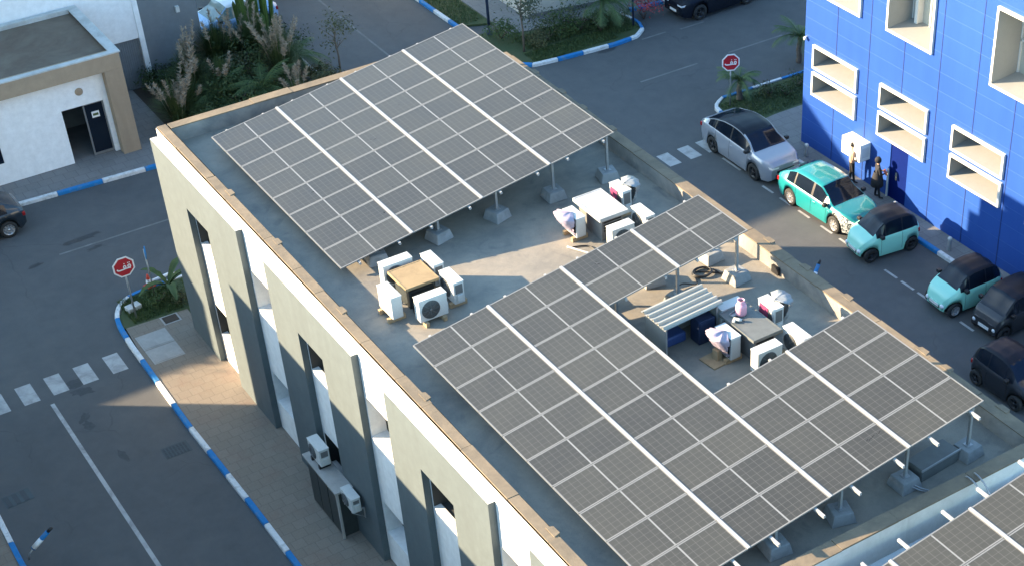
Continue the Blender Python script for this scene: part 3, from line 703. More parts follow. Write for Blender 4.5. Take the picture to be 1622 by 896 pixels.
# corrugated shed
def shed():
    x0, x1, y0, y1, h = 19.36, 21.02, 28.85, 29.78, 1.05
    root = empty('roof_shed', (x0, y0, ZR), 0, 'open fronted shed with a cream corrugated roof beside the grey hatch', 'shed')
    w = MB(); lx, ly = x1 - x0, y1 - y0
    w.box(0, .04, .04, ly, .003, h - .12); w.box(.041, lx, ly - .04, ly, .003, h - .02); w.box(lx - .04, lx, .04, ly - .041, .003, h - .06)
    w.build('wall', M['shed_sheet'], root)
    rows = []
    n = 96
    for j in range(n + 1):
        y = -.1 + (ly + .16) * j / n; ph = (j / n * 5.0) % 1
        rb = .075 if .3 < ph < .55 else (0 if (ph < .22 or ph > .63) else .04)
        rows.append([(-.1, y, h - .06 + rb), (lx + .1, y, h + .05 + rb)])
    m = MB(); m.grid(rows, 0, False); m.add([(x, y, z - .015) for r in rows for x, y, z in r], [(2 * i, 2 * i + 2, 2 * i + 3, 2 * i + 1) for i in range(n)])
    m.build('roof_sheet', M['shed_sheet'], root)
    p = MB()
    for x in (.0, lx - .05): p.box(x, x + .05, 0, .039, .003, h - .07)
    p.build('post', M['galv'], root)
    b = MB(); b.box(.1, .9, .35, .8, .003, .3); o = b.build('tarpaulin', M['blue_tarp'], None, bevel=.06, seg=3); o.location = (x0, y0, ZR); tag(o, 'folded blue tarpaulin lying inside the corrugated shed', 'tarpaulin')
    c = empty('metal_cabinet', (x0 + 1.3, y0 - .02, ZR), 0, 'navy metal cabinet standing in the open end of the shed', 'cabinet')
    q = MB(); q.box(-.26, .26, 0, .4, .003, .72); q.build('case', M['navy'], c, bevel=.012)
    q = MB(); q.box(-.23, .23, -.016, -.002, .06, .68); q.build('door', M['navy'], c)
shed()
bt = MB(); bt.grid([[(21.15 + .35 * i, 29.3 + .3 * j, ZR + .02 + .06 * math.sin(i * 5 + j * 9)) for j in np.linspace(0, 1, 8)] for i in np.linspace(0, 1, 8)])
tag(bt.build('tarpaulin', M['blue_tarp']), 'crumpled dark blue sheet on the roof behind the shed', 'tarpaulin')
# roof clutter: coiled hose, cables, timber
def coil(loc, r0, n, label, mat='black', rad=.022):
    r = random.Random(int(loc[0] * 100)); m = MB(); pts = []
    for i in range(n * 18):
        a = i / 18 * 2 * math.pi; rr = r0 * (1 + .12 * math.sin(a * .37 + 1) + r.uniform(-.02, .02))
        pts.append((rr * math.cos(a), rr * .8 * math.sin(a), .03 + .018 * (i / 18) + r.uniform(0, .01)))
    pts += [(r0 * 1.4, -.3, .03), (r0 * 2.4, -.55, .03), (r0 * 3.6, -.5, .03)]
    m.tube(pts, rad, 6); o = m.build('cable_coil', M[mat], None, loc=loc); return tag(o, label, 'cable')
coil((22.45, 31.55, ZR), .28, 3, 'coil of black hose lying in the sun by the right parapet')
def cable(pts, label, rad=.02, mat='black'):
    m = MB(); m.tube(smooth_path(pts, 10), rad, 6); return tag(m.build('cable', M[mat]), label, 'cable', 'loose cables and pipes on the roof')
cable([(21.2, 31.2, ZR + .03), (21.6, 31.35, ZR + .1), (22.0, 31.2, ZR + .03), (22.3, 31.7, ZR + .03), (22.9, 31.2, ZR + .03)], 'loose black cable looping beside the hose coil')
cable([(20.9, 30.6, ZR + .03), (21.2, 30.3, ZR + .16), (21.5, 30.15, ZR + .03), (21.45, 29.8, ZR + .2), (21.75, 29.6, ZR + .03)], 'bent black cable behind the corrugated shed', .025)
cable([(20.2, 34.8, ZR + .03), (20.6, 34.6, ZR + .03), (20.7, 34.2, ZR + .03), (21.0, 34.35, ZR + .05), (21.2, 34.4, ZR + .1)], 'black pipe running out in front of the lilac wrapped unit')
cable([(20.1, 34.9, ZR + .03), (20.35, 34.4, ZR + .03), (20.55, 34.0, ZR + .03)], 'short pale pipe on the sunny roof left of the white hatch', .03, 'coping_far')
cable([(20.96, 21.3, ZR + .2), (21.3, 20.95, ZR + .04), (21.8, 20.8, ZR + .04), (22.0, 20.5, ZR + .4), (22.0, 20.3, ZP + .05), (21.95, 19.9, ZP + .02), (21.9, 19.4, ZR + .2)], 'grey cable climbing over the joint wall at lower right', .022, 'galv')
cable([(21.05, 21.3, ZR + .2), (21.45, 20.85, ZR + .04), (22.1, 20.75, ZR + .04), (22.25, 20.45, ZR + .45), (22.22, 20.25, ZP + .05), (22.15, 19.9, ZP + .02), (22.1, 19.4, ZR + .2)], 'second grey cable right of its twin over the joint wall', .022, 'galv')
for pts_, lab in (([(15.05, 34.2, ZR + .25), (15.0, 34.5, ZR + .05), (15.1, 34.75, ZR + .04)], 'black pipe from the front unit to the brown hatch'), ([(16.0, 34.6, ZR + .3), (15.95, 34.85, ZR + .05), (15.75, 34.95, ZR + .06)], 'black pipe from the right unit to the brown hatch'), ([(14.6, 35.2, ZR + .3), (14.8, 35.3, ZR + .06), (15.05, 35.3, ZR + .06)], 'black pipe from the left unit to the brown hatch'),
        ([(22.1, 34.5, ZR + .3), (22.05, 34.75, ZR + .05), (21.8, 34.8, ZR + .05)], 'black pipe from the right unit to the white hatch'), ([(20.8, 28.2, ZR + .3), (20.95, 28.3, ZR + .05), (21.15, 28.3, ZR + .05)], 'black pipe from the lilac unit to the grey hatch')):
    cable(pts_, lab, .018)
# low duct at lower right
du = empty('roof_duct', (22.05, 21.55, ZR), .08, 'low grey metal duct box under the edge of the middle array', 'duct')
q = MB(); q.box(-.62, .62, -.24, .3, .003, .38); q.build('box', M['grey_top'], du, bevel=.015)
q = MB(); q.box(-.66, .66, -.275, -.245, .35, .4); q.build('edge_trim', M['galv'], du)

# ------------------------------------------------------------------ facade fittings at the left
def cab():
    root = empty('steel_cabinet', (12.42, 36.3, PV), 0, 'dark steel cabinet with pale top slab against the khaki facade', 'cabinet')
    b = MB(); b.box(-.2, .27, -1.0, 1.0, .003, 1.72); b.build('case', M['steel_dark'], root)
    for y in (-.99, -.3, .36):
        d = MB(); d.box(-.225, -.202, y, y + .62, .08, 1.66); d.build('door', M['steel_dark'], root)
    t = MB(); t.box(-.3, .27, -1.12, 1.1, 1.721, 1.79); t.build('top_slab', M['concrete'], root)
    p = MB(); p.box(-.27, -.2, -1.1, -1.03, .003, 1.72); p.build('post', M['concrete'], root)
cab()
ac_unit((12.42, 36.72, PV + 1.79), -math.pi / 2, 'white unit sitting on the pale cabinet top at the facade', w=.8, h=.58, feet='block', group='outdoor units on the street facade')
ac_unit((12.44, 34.82, 1.42), -math.pi / 2, 'smaller white unit hung on brackets under the cabinet height', w=.7, h=.5, d=.28, feet='bracket', group='outdoor units on the street facade')

# ------------------------------------------------------------------ blue building
def blue():
    X = 37.66; ya, yb, zt = 14.0, 46.05, 15.0; ox, oy = X, yb
    root = empty('blue_building', (ox, oy, 0), label='bright blue clad building with white framed deep windows along the parking lane', cat='building')
    def L(mb): mb.v = [(x - ox, y - oy, z) for x, y, z in mb.v]; return mb
    wins = []
    for k in range(8):
        y1 = 45.47 - 3.95 * k; wins += [(y1 - 2.55, y1 - .1, 3.68, 4.46), (y1 - 2.55, y1 - .1, 2.55, 3.33)]
    big = [(42.93, 45.2, 6.74, 9.2), (39.04, 41.3, 6.80, 9.4), (33.6, 35.93, 6.84, 9.5), (29.6, 32.1, 6.74, 9.5), (25.7, 28.2, 6.74, 9.5)]
    big += [(a, b, 10.6, 13.2) for a, b, _, _ in big]
    holes = [w for w in wins if w[0] > ya] + big
    door = (39.75, 40.72, 0, 2.38)  # outline of the painted shadow, no real doorway
    holes2 = holes + [door]
    w = MB(); wall_x(w, X, ya, yb, 0, zt, holes2, .05)
    w.quad((X, yb, 0), (X, yb, zt), (X + 18, yb, zt), (X + 18, yb, 0)); w.quad((X, yb, zt), (X, ya, zt), (X + 18, ya, zt), (X + 18, yb, zt)); w.quad((X, ya, 0), (X + 18, ya, 0), (X + 18, ya, zt), (X, ya, zt)); w.quad((X + 18, ya, 0), (X + 18, yb, 0), (X + 18, yb, zt), (X + 18, ya, zt))
    L(w).build('cladding', M['blue_clad'], root)
    def cutspans(lo, hi, blocks):
        spans = [(lo, hi)]
        for a, b in blocks:
            spans = [p for s, e in spans for p in ((s, min(e, a)), (max(s, b), e)) if p[1] - p[0] > .05]
        return spans
    j = MB(); y = 44.15; k = 0
    while y > ya:
        for s, e in cutspans(0, zt, [(h[2] - .12, h[3] + .12) for h in holes2 if h[0] - .12 < y < h[1] + .12]): j.box(X - .0095, X + .002, y - .014, y + .014, s, e)
        y -= 1.875
    L(j).build('vertical_joint', M['blue_joint'], root)
    hl = MB(); z = .52
    while z < zt:
        for s, e in cutspans(ya, yb, [(h[0] - .12, h[1] + .12) for h in holes2 if h[2] - .12 < z < h[3] + .12]): hl.box(X - .005, X + .002, s, e, z - .012, z + .012)
        z += .71
    L(hl).build('panel_edge', M['blue_lip'], root)
    for i, (a, b, c, d) in enumerate(holes):
        dep = .95 if d - c < 1.2 else 1.15; fw = .1; xo = X - .1
        f = MB()
        for q in ((a - fw, b + fw, c - fw, c + .0), (a - fw, b + fw, d, d + fw), (a - fw, a, c, d), (b, b + fw, c, d)): f.box(xo, X + .04, *q)
        fo = L(f).build('window_frame', M['frame_white'], root, bevel=.008)
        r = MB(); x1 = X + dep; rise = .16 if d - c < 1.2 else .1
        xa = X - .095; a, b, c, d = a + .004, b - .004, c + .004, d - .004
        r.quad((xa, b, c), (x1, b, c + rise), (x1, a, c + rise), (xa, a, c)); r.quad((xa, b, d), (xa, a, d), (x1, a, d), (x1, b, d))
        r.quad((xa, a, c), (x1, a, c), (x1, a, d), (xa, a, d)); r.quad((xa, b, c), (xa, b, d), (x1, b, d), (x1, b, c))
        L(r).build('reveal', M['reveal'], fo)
        p = MB(); p.box(x1 - .02, x1 + .01, a - .02, b + .02, c + rise - .02, d + .02); L(p).build('pane', M['glass_blue'] if d - c < 1.2 else M['curtain'], fo)
        if d - c > 1.2:
            m = MB(); yy = b - (b - a) * .42
            m.box(x1 - .09, x1 - .021, yy - .03, yy + .03, c + rise, d - .01); m.box(x1 - .09, x1 - .021, a + .01, b - .01, c + 1.25, c + 1.33)
            m.box(x1 - .09, x1 - .021, a + .005, a + .06, c + rise, d - .01); m.box(x1 - .09, x1 - .021, b - .06, b - .005, c + rise, d - .01)
            m.box(x1 - .3, x1 - .021, b - .5, b - .35, c + rise, d - .01) if i % 2 else m.box(x1 - .4, x1 - .091, a + .1, a + .9, c + .12, c + .5)
            L(m).build('mullion', M['frame_white'], fo)
    # posters on the right jamb of the large right window
    ps = MB(); a, b, c, d = big[2]
    ps.box(X + 1.09, X + 1.1, b - .42, b - .18, c + 1.1, c + 1.5); ps.box(X + 1.09, X + 1.1, b - .36, b - .22, c + 1.62, c + 1.8)
    L(ps).build('poster', M['poster'], root)
    # cast shadow on the wall, painted in as a dark blue door sheet
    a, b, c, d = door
    dr = MB(); dr.box(X + .03, X + .06, a, b, PV, d); do = L(dr).build('door', M['blue_door'], root)  # dark sheet standing in for the cast shadow, no real door
    df = MB(); df.box(X - .05, X - .002, b + .01, b + .07, PV, 1.3); L(df).build('door_post', M['frame_white'], root)  # pale bar drawn for a bright spot beside the painted shadow
    hd = MB(); hd.box(X - .01, X + .03, a + .55, a + .62, 1.0, 1.3); L(hd).build('handle', M['alu'], do)  # small pale bar drawn for a spot of light within the shadow
    cm = MB(); cm.lathe([(0, -.09), (.05, -.08), (.07, -.02), (.07, .02), (0, .03)], 12, c=(X - .1, 45.93, 4.66)); cm.box(X - .1, X - .002, 45.91, 45.95, 4.68, 4.72)
    L(cm).build('security_camera', M['frame_white'], root)
    vt = MB()
    for k in range(2): vt.box(X - .018, X - .003, 33.05, 33.4, 1.72 + k * .11, 1.77 + k * .11)
    L(vt).build('vent', M['blue_lip'], root)
    # white cabinet on the wall is a thing of its own
    bx = empty('wall_box', (X, 42.4, 1.2), 0, 'white metal box hung low on the blue wall beside two people', 'wall box')
    q = MB(); q.box(-.52, -.004, -.55, .55, 0, .72); q.build('case', M['white_wall'], bx, bevel=.015)
    q = MB(); q.box(-.53, -.522, -.51, -.01, .06, .66); q.box(-.53, -.522, .02, .51, .06, .66); q.build('door', M['white_wall'], bx)
    q = MB(); q.box(-.42, -.1, -.557, -.552, .15, .56); q.build('side_vent', M['frame_white'], bx)
blue()

# ------------------------------------------------------------------ white and beige building, grey tower at the upper left
def gate():
    yf = 61.55; root = empty('gatehouse', (13, yf, 0), label='low white building with a beige portal frame and an open dark doorway', cat='building')
    def L(mb): mb.v = [(x - 13, y - yf, z) for x, y, z in mb.v]; return mb
    xl = -2; zt = 4.35
    w = MB(); dx0, dx1, dh = 13.2, 14.88, 2.4
    w.box(xl, dx0, yf, yf + .25, 0, 3.72); w.box(dx1, 15.06, yf, yf + .25, 0, 3.72); w.box(dx0, dx1, yf, yf + .25, dh, 3.72)
    w.box(15.06, 15.75, yf, 66.2, 0, zt - .25); w.box(xl, xl + .2, yf + .25, 66.2, 0, zt - .25)
    L(w).build('wall', M['white_far'], root)
    f = MB(); f.box(xl, 15.78, yf - .45, yf - .002, 3.7, zt); f.box(15.06, 15.78, yf - .45, yf - .002, 0, 3.699); f.box(15.752, 15.82, yf, 66.2, 0, zt)
    L(f).build('portal_frame', M['beige_frame'], root, bevel=.012)
    r = MB(); r.box(xl, 15.7, yf, 66.2, zt - .25, zt - .12); L(r).build('roof_deck', M['roof_beige'], root)
    c = MB(); c.box(xl, 15.84, yf - .47, yf - .2, zt + .001, zt + .05); c.box(15.45, 15.84, yf - .199, 66.2, zt + .001, zt + .05); c.box(xl, 15.449, 65.95, 66.2, zt - .12, zt + .05)
    L(c).build('coping', M['coping_far'], root)
    i = MB(); i.box(dx0, dx1, yf + .24, yf + 3, 0.1, .125); i.quad((dx0, yf + 3, 0), (dx1, yf + 3, 0), (dx1, yf + 3, dh), (dx0, yf + 3, dh)); i.quad((dx0, yf + .25, 0), (dx0, yf + 3, 0), (dx0, yf + 3, dh), (dx0, yf + .25, dh)); i.quad((dx1, yf + .25, 0), (dx1, yf + .25, dh), (dx1, yf + 3, dh), (dx1, yf + 3, 0)); i.quad((dx0, yf + .25, dh), (dx0, yf + 3, dh), (dx1, yf + 3, dh), (dx1, yf + .25, dh))
    L(i).build('hallway', M['concrete_dark'], root)
    d = MB(); x0, x1 = 14.05, 14.87
    for q in ((x0, x0 + .06, .15, dh - .01), (x1 - .05, x1, .15, dh - .01)): d.box(q[0], q[1], yf + .1, yf + .15, q[2], q[3])
    d.box(x0 + .06, x1 - .05, yf + .1, yf + .15, .15, .24); d.box(x0 + .06, x1 - .05, yf + .1, yf + .15, dh - .08, dh - .01)
    do = L(d).build('door', M['alu'], root)
    g_ = MB(); g_.box(x0 + .06, x1 - .05, yf + .12, yf + .13, .24, dh - .08); L(g_).build('pane', M['glass_dark'], do)
    n = MB(); n.box(14.33, 14.63, yf + .105, yf + .117, 1.72, 1.98); L(n).build('notice', M['sign_white'], do)
    n = MB(); n.box(14.37, 14.59, yf + .102, yf + .104, 1.8, 1.9); L(n).build('notice_print', M['leaf_mid'], do)
    v = MB(); v.lathe([(.0, -.05), (.1, -.05), (.15, -.03), (.16, -.002)], 18, c=(14.04, yf, 3.0), axis='y'); L(v).build('round_vent', M['beige_frame'], root)
    wn = MB(); wn.box(9.6, 10.62, yf - .02, yf - .003, 1.0, 1.66); L(wn).build('window', M['glass_dark'], root)
gate()
def tower():
    y = 66.3; root = empty('tower_building', (18, y, 0), label='tall white and grey windowless block behind the gatehouse and the garden', cat='building')
    def L(mb): mb.v = [(x - 18, y_ - y, z) for x, y_, z in mb.v]; return mb
    H = 13.2
    w = MB(); w.box(-14, 17.0, y, y + 14, 0, H); w.box(17.0, 18.1, y, y + 14, 2.3, H); L(w).build('white_wall', M['white_far'], root)
    e = MB(); e.box(18.101, 18.32, y - .06, y + 1, 0, H); L(e).build('corner_strip', M['white_far'], root)
    gwl = MB(); gwl.box(18.321, 20.78, y + .0, y + .9, 0, H); L(gwl).build('grey_wall', M['grey_wall'], root)
    s = MB()
    for k in range(12): s.box(17.02 + k * .09, 17.1 + k * .09, y + .1, y + .14, .02, 2.3)
    L(s).build('shutter', M['grey_wall'], root)
    lp = MB(); lp.box(19.85, 20.0, y - .14, y - .002, 3.0, 3.25); L(lp).build('wall_lamp', M['ac_white'], root)
tower()
def topb():
    root = empty('corner_building', (34.6, 62.3, 0), label='plain grey and white rendered building at the top edge of the picture', cat='building')
    poly = [(34.6, 62.3), (42, 60.9), (52, 60.7), (52, 80), (34.3, 80)]
    w = MB(); w.prism([(x - 34.6, y - 62.3) for x, y in poly], 0, 5.2); w.build('wall', M['far_wall'], root)
    r = MB(); r.prism([((x - 38) * 1.01 + 38 - 34.6, (y - 68) * 1.01 + 68 - 62.3) for x, y in poly], 5.2, 5.4); r.build('roof', M['coping_far'], root)
    p = MB(); p.prism([(x - 34.6, y - 62.3) for x, y in ((34.56, 62.26), (42, 60.86), (42, 60.9), (34.6, 62.3))], 0, .35); p.build('plinth', M['concrete_dark'], root)
topb()
# neighbours just outside the frame that shade the street
def block(name, x0, x1, y0, y1, h, label, wallm):
    root = empty(name, (x0, y0, 0), label=label, cat='building')
    w = MB(); w.box(0, x1 - x0, 0, y1 - y0, 3.0, h); w.box(0, x1 - x0 - .01, 0, y1 - y0 - 1.3, 0, 3.0); w.build('wall', wallm, root)  # ground floor set back, a shape invented to let low sun under
    c = MB(); c.box(-.1, x1 - x0 + .1, -.1, y1 - y0 + .1, h, h + .12); c.build('coping', M['coping_far'], root)
    n = int((y1 - y0) / 4)
    for i in range(n):
        for z in (1.2, 4.4):
            if z + 1.4 > h: continue
            f = MB(); yy = 1.6 + i * 4; f.box(x1 - x0 + .002, x1 - x0 + .05, yy, yy + 1.6, z, z + 1.3); f.build('window', M['glass_blue'], root)
block('apartment_building', -14, 1.0, 4, 51.55, 9.35, 'ochre apartment block facing the khaki facade across the left road', M['caster_wall'])
block('apartment_building', -24, -6.0, 61.7, 84, 8.6, 'ochre block left of the gatehouse on the far side of the back street', M['caster_wall'])

# ------------------------------------------------------------------ vehicles
def interp(pts, x):
    xs = [p[0] for p in pts]; ys = [p[1] for p in pts]; return np.interp(x, xs, ys)
def sm(a, k=3):
    a = np.array(a, float); p = np.pad(a, k, mode='edge'); ker = np.ones(2 * k + 1) / (2 * k + 1)
    return np.convolve(p, ker, 'valid')
def wheel(root, x, y, r, w, rimm, spokes=5):
    s = 1 if y > 0 else -1
    t = MB(); t.lathe([(r * .66, -w / 2), (r * .9, -w / 2), (r, -w * .36), (r, w * .36), (r * .9, w / 2), (r * .66, w / 2)], 26, axis='y')
    o = t.build('wheel', M['rubber'], root, loc=(x, y, r))
    m = MB(); yo = s * w * .36
    m.lathe([(r * .68, yo - s * .06), (r * .68, yo + s * .02), (r * .6, yo + s * .02), (r * .57, yo - s * .04), (0, yo - s * .05)], 26, axis='y')
    for k in range(spokes):
        a = 2 * math.pi * k / spokes
        ca, sa = math.cos(a), math.sin(a); wd = r * .1
        q = [(-wd, r * .1), (wd, r * .1), (wd * .8, r * .62), (-wd * .8, r * .62)]
        P = [(u * ca - v * sa, yo + s * .012, u * sa + v * ca) for u, v in q]; Q = [(p[0], yo - s * .03, p[2]) for p in P]
        m.add(P + Q, [(0, 1, 2, 3), (0, 4, 5, 1), (1, 5, 6, 2), (2, 6, 7, 3), (3, 7, 4, 0)])
    m.lathe([(r * .16, yo - s * .02), (r * .14, yo + s * .025), (0, yo + s * .03)], 12, axis='y')
    m.build('rim', M[rimm], o)
    d = MB(); d.lathe([(r * .56, yo - s * .045), (0, yo - s * .046)], 16, axis='y'); d.build('brake_disc', M['steel_dark'], o)
def car(loc, rz, label, group, L, W, H, wb, foh, r, top, belt, plan, colors, ws, rs, side, pillars=(), rimm='rim', spokes=5, front='camo', clear=.19, tumble=.74, tw=.2, door_x=(), lights='round', arch_dark=False, glass='glass_dark', roof_x=None, sill_z=None, name='parked_car', plate=True, handles=True, black_top=False, coupe=False, trim=None, crown=.02):
    """lofted body: local +x is the nose. top/belt/plan are control points along x measured from the rear (0) to the nose (L)."""
    root = empty(name, loc, rz, label, 'car', group)
    body, roofm = colors[:2]
    n = 120; xs = np.linspace(0, L, n); xc = L / 2
    zt = sm(interp(top, xs), 3); zb = sm(interp(belt, xs), 4); hw = sm(interp(plan, xs), 3) * W / 2
    zb = np.minimum(zb, zt - .03)
    fx = L - foh; rx = fx - wb; ra = r * 1.17
    low = np.array([interp([(0, clear + .16), (.25, clear + .02), (.6, clear), (L - .5, clear), (L - .15, clear + .02), (L, clear + .12)], x) for x in xs])
    arch = low.copy()
    for wx in (rx, fx):
        d2 = ra * ra - (xs - wx) ** 2; z = np.where(d2 > 0, r + np.sqrt(np.maximum(d2, 0)), 0); arch = np.maximum(arch, z)
    def ring(i):
        w, b, t, a, lo = hw[i], zb[i], zt[i], arch[i], low[i]
        gh = max(t - b, .03); cab = min(1, max(0, (gh - .06) / .28))
        wr = w * (tumble * cab + .9 * (1 - cab)); inn = .16
        mid = max(a + .02, lo + (b - lo) * .45)
        pts = [(w * .5, lo + .02), (w - inn, lo + .02), (w - inn, max(a - .01, lo + .02)), (w - .035, a), (w * .995, max(a + .035, lo + .12)), (w * 1.005, mid), (w * .985, mid + (b - mid) * .6), (w * .955, b - .01)]
        pts += [(w * .93, b + .012), (wr + (w * .93 - wr) * .5, b + gh * .47), (wr, b + gh * .86), (wr * .93, b + gh * .955), (wr * .62, t - crown * cab), (wr * .3, t - crown * .25 * cab), (0, t + .006)]
        return pts
    rings = [ring(i) for i in range(n)]; m = len(rings[0])
    groups = {}
    def put(key, side_, i, j, rev):
        mb = groups.setdefault(key, MB()); s = side_
        q = [(xs[i] - xc, s * rings[i][j][0], rings[i][j][1]), (xs[i] - xc, s * rings[i][j + 1][0], rings[i][j + 1][1]), (xs[i + 1] - xc, s * rings[i + 1][j + 1][0], rings[i + 1][j + 1][1]), (xs[i + 1] - xc, s * rings[i + 1][j][0], rings[i + 1][j][1])]
        if rev: q = q[::-1]
        mb.add(q, [(0, 1, 2, 3)], 0, True)
    rf = roof_x or (rs[1], ws[0])
    for i in range(n - 1):
        x = (xs[i] + xs[i + 1]) / 2
        for j in range(m - 1):
            for s in (1, -1):
                key = 'body'
                if j < 3: key = 'underbody'
                elif j >= 11 and ws[0] <= x <= ws[1]: key = 'windscreen'
                elif j >= 11 and rs[0] <= x <= rs[1]: key = 'rear_window'
                elif 8 <= j <= 9:
                    dd = (j - 8) * .0
                    if side[0] <= x <= side[1]:
                        key = ('side_window', s)
                        if any(a <= x <= b for a, b in pillars): key = 'pillar'
                    elif zt[i] - zb[i] > .2: key = 'pillar' if side[1] < x else 'body'
                elif j >= 10 and rf[0] < x < rf[1] and zt[i] - zb[i] > .25: key = 'roof'
                if front and key == 'body' and len(colors) > 2:
                    if x > L - foh * 1.1 and j <= 7: key = 'front_wrap'
                if black_top and key in ('body', 'pillar') and j >= 8 and zt[i] - zb[i] > .2: key = 'roof'
                if coupe and key == 'body' and j >= 10 and x < ws[0] and zt[i] - zb[i] > .2: key = 'roof'
                put(key, s, i, j, s > 0)
    # end caps
    for i, rev in ((0, False), (n - 1, True)):
        mb = groups['front_wrap'] if (i and 'front_wrap' in groups) else groups['body']
        R_pts = [(xs[i] - xc, p[0], p[1]) for p in rings[i]]; L_pts = [(xs[i] - xc, -p[0], p[1]) for p in rings[i]]
        for j in range(m - 1):
            q = [R_pts[j], R_pts[j + 1], L_pts[j + 1], L_pts[j]]
            mb.add(q if not rev else q[::-1], [(0, 1, 2, 3)], 0, False)
    matof = dict(body=M[body], roof=M[roofm], windscreen=M[glass], rear_window=M[glass], underbody=M['black'], pillar=M['black'], front_wrap=M[colors[2]] if len(colors) > 2 else M[body])
    names = dict(front_wrap='front_bumper')
    for k, mb in groups.items():
        nm = k if isinstance(k, str) else k[0]
        mat = M[glass] if nm == 'side_window' else matof[nm]
        mb.build(names.get(nm, nm), mat, root, recalc=True)
    for wx in (rx, fx):
        for s in (1, -1): wheel(root, wx - xc, s * (W / 2 - tw / 2 - .015), r, tw, rimm, spokes)
    def surf(x, zrel):
        i = int(round(x / L * (n - 1))); i = min(max(i, 0), n - 1); return hw[i], low[i] + (zb[i] - low[i]) * zrel
    # seams and handles
    sd = MB()
    for dx in door_x:
        for s in (1, -1):
            i = int(round(dx / L * (n - 1))); pr = rings[i]; sd.tube([(xs[i] - xc, s * (p[0] + .002), p[1]) for p in pr[4:8]], .006, 4)
    if door_x: sd.build('door_seam', M['black'], root)
    if handles:
        for dx in door_x[1:]:
            for s in (1, -1):
                i = int(round((dx - .0) / L * (n - 1))); h = MB(); p = rings[i][6]; x0 = xs[i] - xc
                h.box(x0 + .06, x0 + .24, min(s * (p[0] - .01), s * (p[0] + .022)), max(s * (p[0] - .01), s * (p[0] + .022)), p[1] - .012, p[1] + .018); h.build('door_handle', M[body], root, bevel=.005)
    if trim:
        for s in (1, -1):
            tm = MB(); ii = [i for i in range(n) if side[0] - .1 <= xs[i] <= ws[1] - .05]
            tm.tube([(xs[i] - xc, s * (rings[i][10][0] + .008), rings[i][10][1] + .005) for i in ii], .018, 5); tm.build('window_trim', M[trim], root)
    # mirrors
    i = int(round((ws[1] - .28) / L * (n - 1)))
    for s in (1, -1):
        k = MB(); p = rings[i][8]; x0 = xs[i] - xc; y0_ = s * (p[0] + .05)
        k.box(x0 - .06, x0 + .08, min(y0_ - s * .02, y0_ + s * .15), max(y0_ - s * .02, y0_ + s * .15), p[1] + .01, p[1] + .14); k.box(x0 + .0, x0 + .04, min(y0_ - s * .1, y0_), max(y0_ - s * .1, y0_), p[1] + .02, p[1] + .06); k.build('mirror', M['black'], root, bevel=.02)
    # lamps
    for s in (1, -1):
        i = n - 1; h = MB()
        if lights == 'round':
            wq, zq = hw[n - 6] * .74, low[n - 5] + (zb[n - 5] - low[n - 5]) * .62
            h.lathe([(0, .045), (.06, .04), (.085, .0), (.085, -.06)], 14, axis='x', c=(xs[n - 1] - xc - .02, s * wq, zq))
        else:
            iq = n - 8; wq, zq = hw[iq], zb[iq]
            h.add([(xs[n - 1] - xc + .008, s * hw[n - 1] * .5, zq - .1), (xs[iq] - xc - .1, s * (wq * .98 + .012), zq - .02), (xs[iq] - xc - .1, s * (wq * .98 + .012), zq - .1), (xs[n - 1] - xc + .012, s * hw[n - 1] * .5, zq - .17), (xs[n - 1] - xc + .01, s * hw[n - 1] * .98, zq - .08), (xs[n - 1] - xc + .014, s * hw[n - 1] * .98, zq - .16)], [(0, 4, 5, 3), (4, 1, 2, 5)])
        h.build('headlight', M['lamp_w'], root)
        t = MB(); w0 = hw[3]; z0 = zb[3]
        t.box(-xc - .012, -xc + .1, min(s * w0 * .7, s * w0 * .995), max(s * w0 * .7, s * w0 * .995), z0 - .22, z0 - .06); t.build('tail_light', M['lamp_r'], root, bevel=.015)
    if plate:
        for x0, nm in ((xs[-1] - xc + .006, 1), (-xc - .006, -1)):
            p = MB(); zq = low[n // 2] + .2; p.box(x0 - .012, x0 + .012, -.24, .24, zq, zq + .11); p.build('number_plate', M['plate'], root)
    gq = MB(); zq = low[n - 1]; gq.box(xs[-1] - xc - .03, xs[-1] - xc + .004, -hw[n - 1] * .72, hw[n - 1] * .72, zq + .03, zq + .16); gq.build('lower_grille', M['black'], root)
    if lights != 'round':
        gq = MB(); zq = zb[n - 3] - .2; gq.box(xs[-1] - xc - .03, xs[-1] - xc + .006, -hw[n - 1] * .62, hw[n - 1] * .62, zq - .05, zq + .06); gq.build('upper_grille', M['black'], root)
    return root
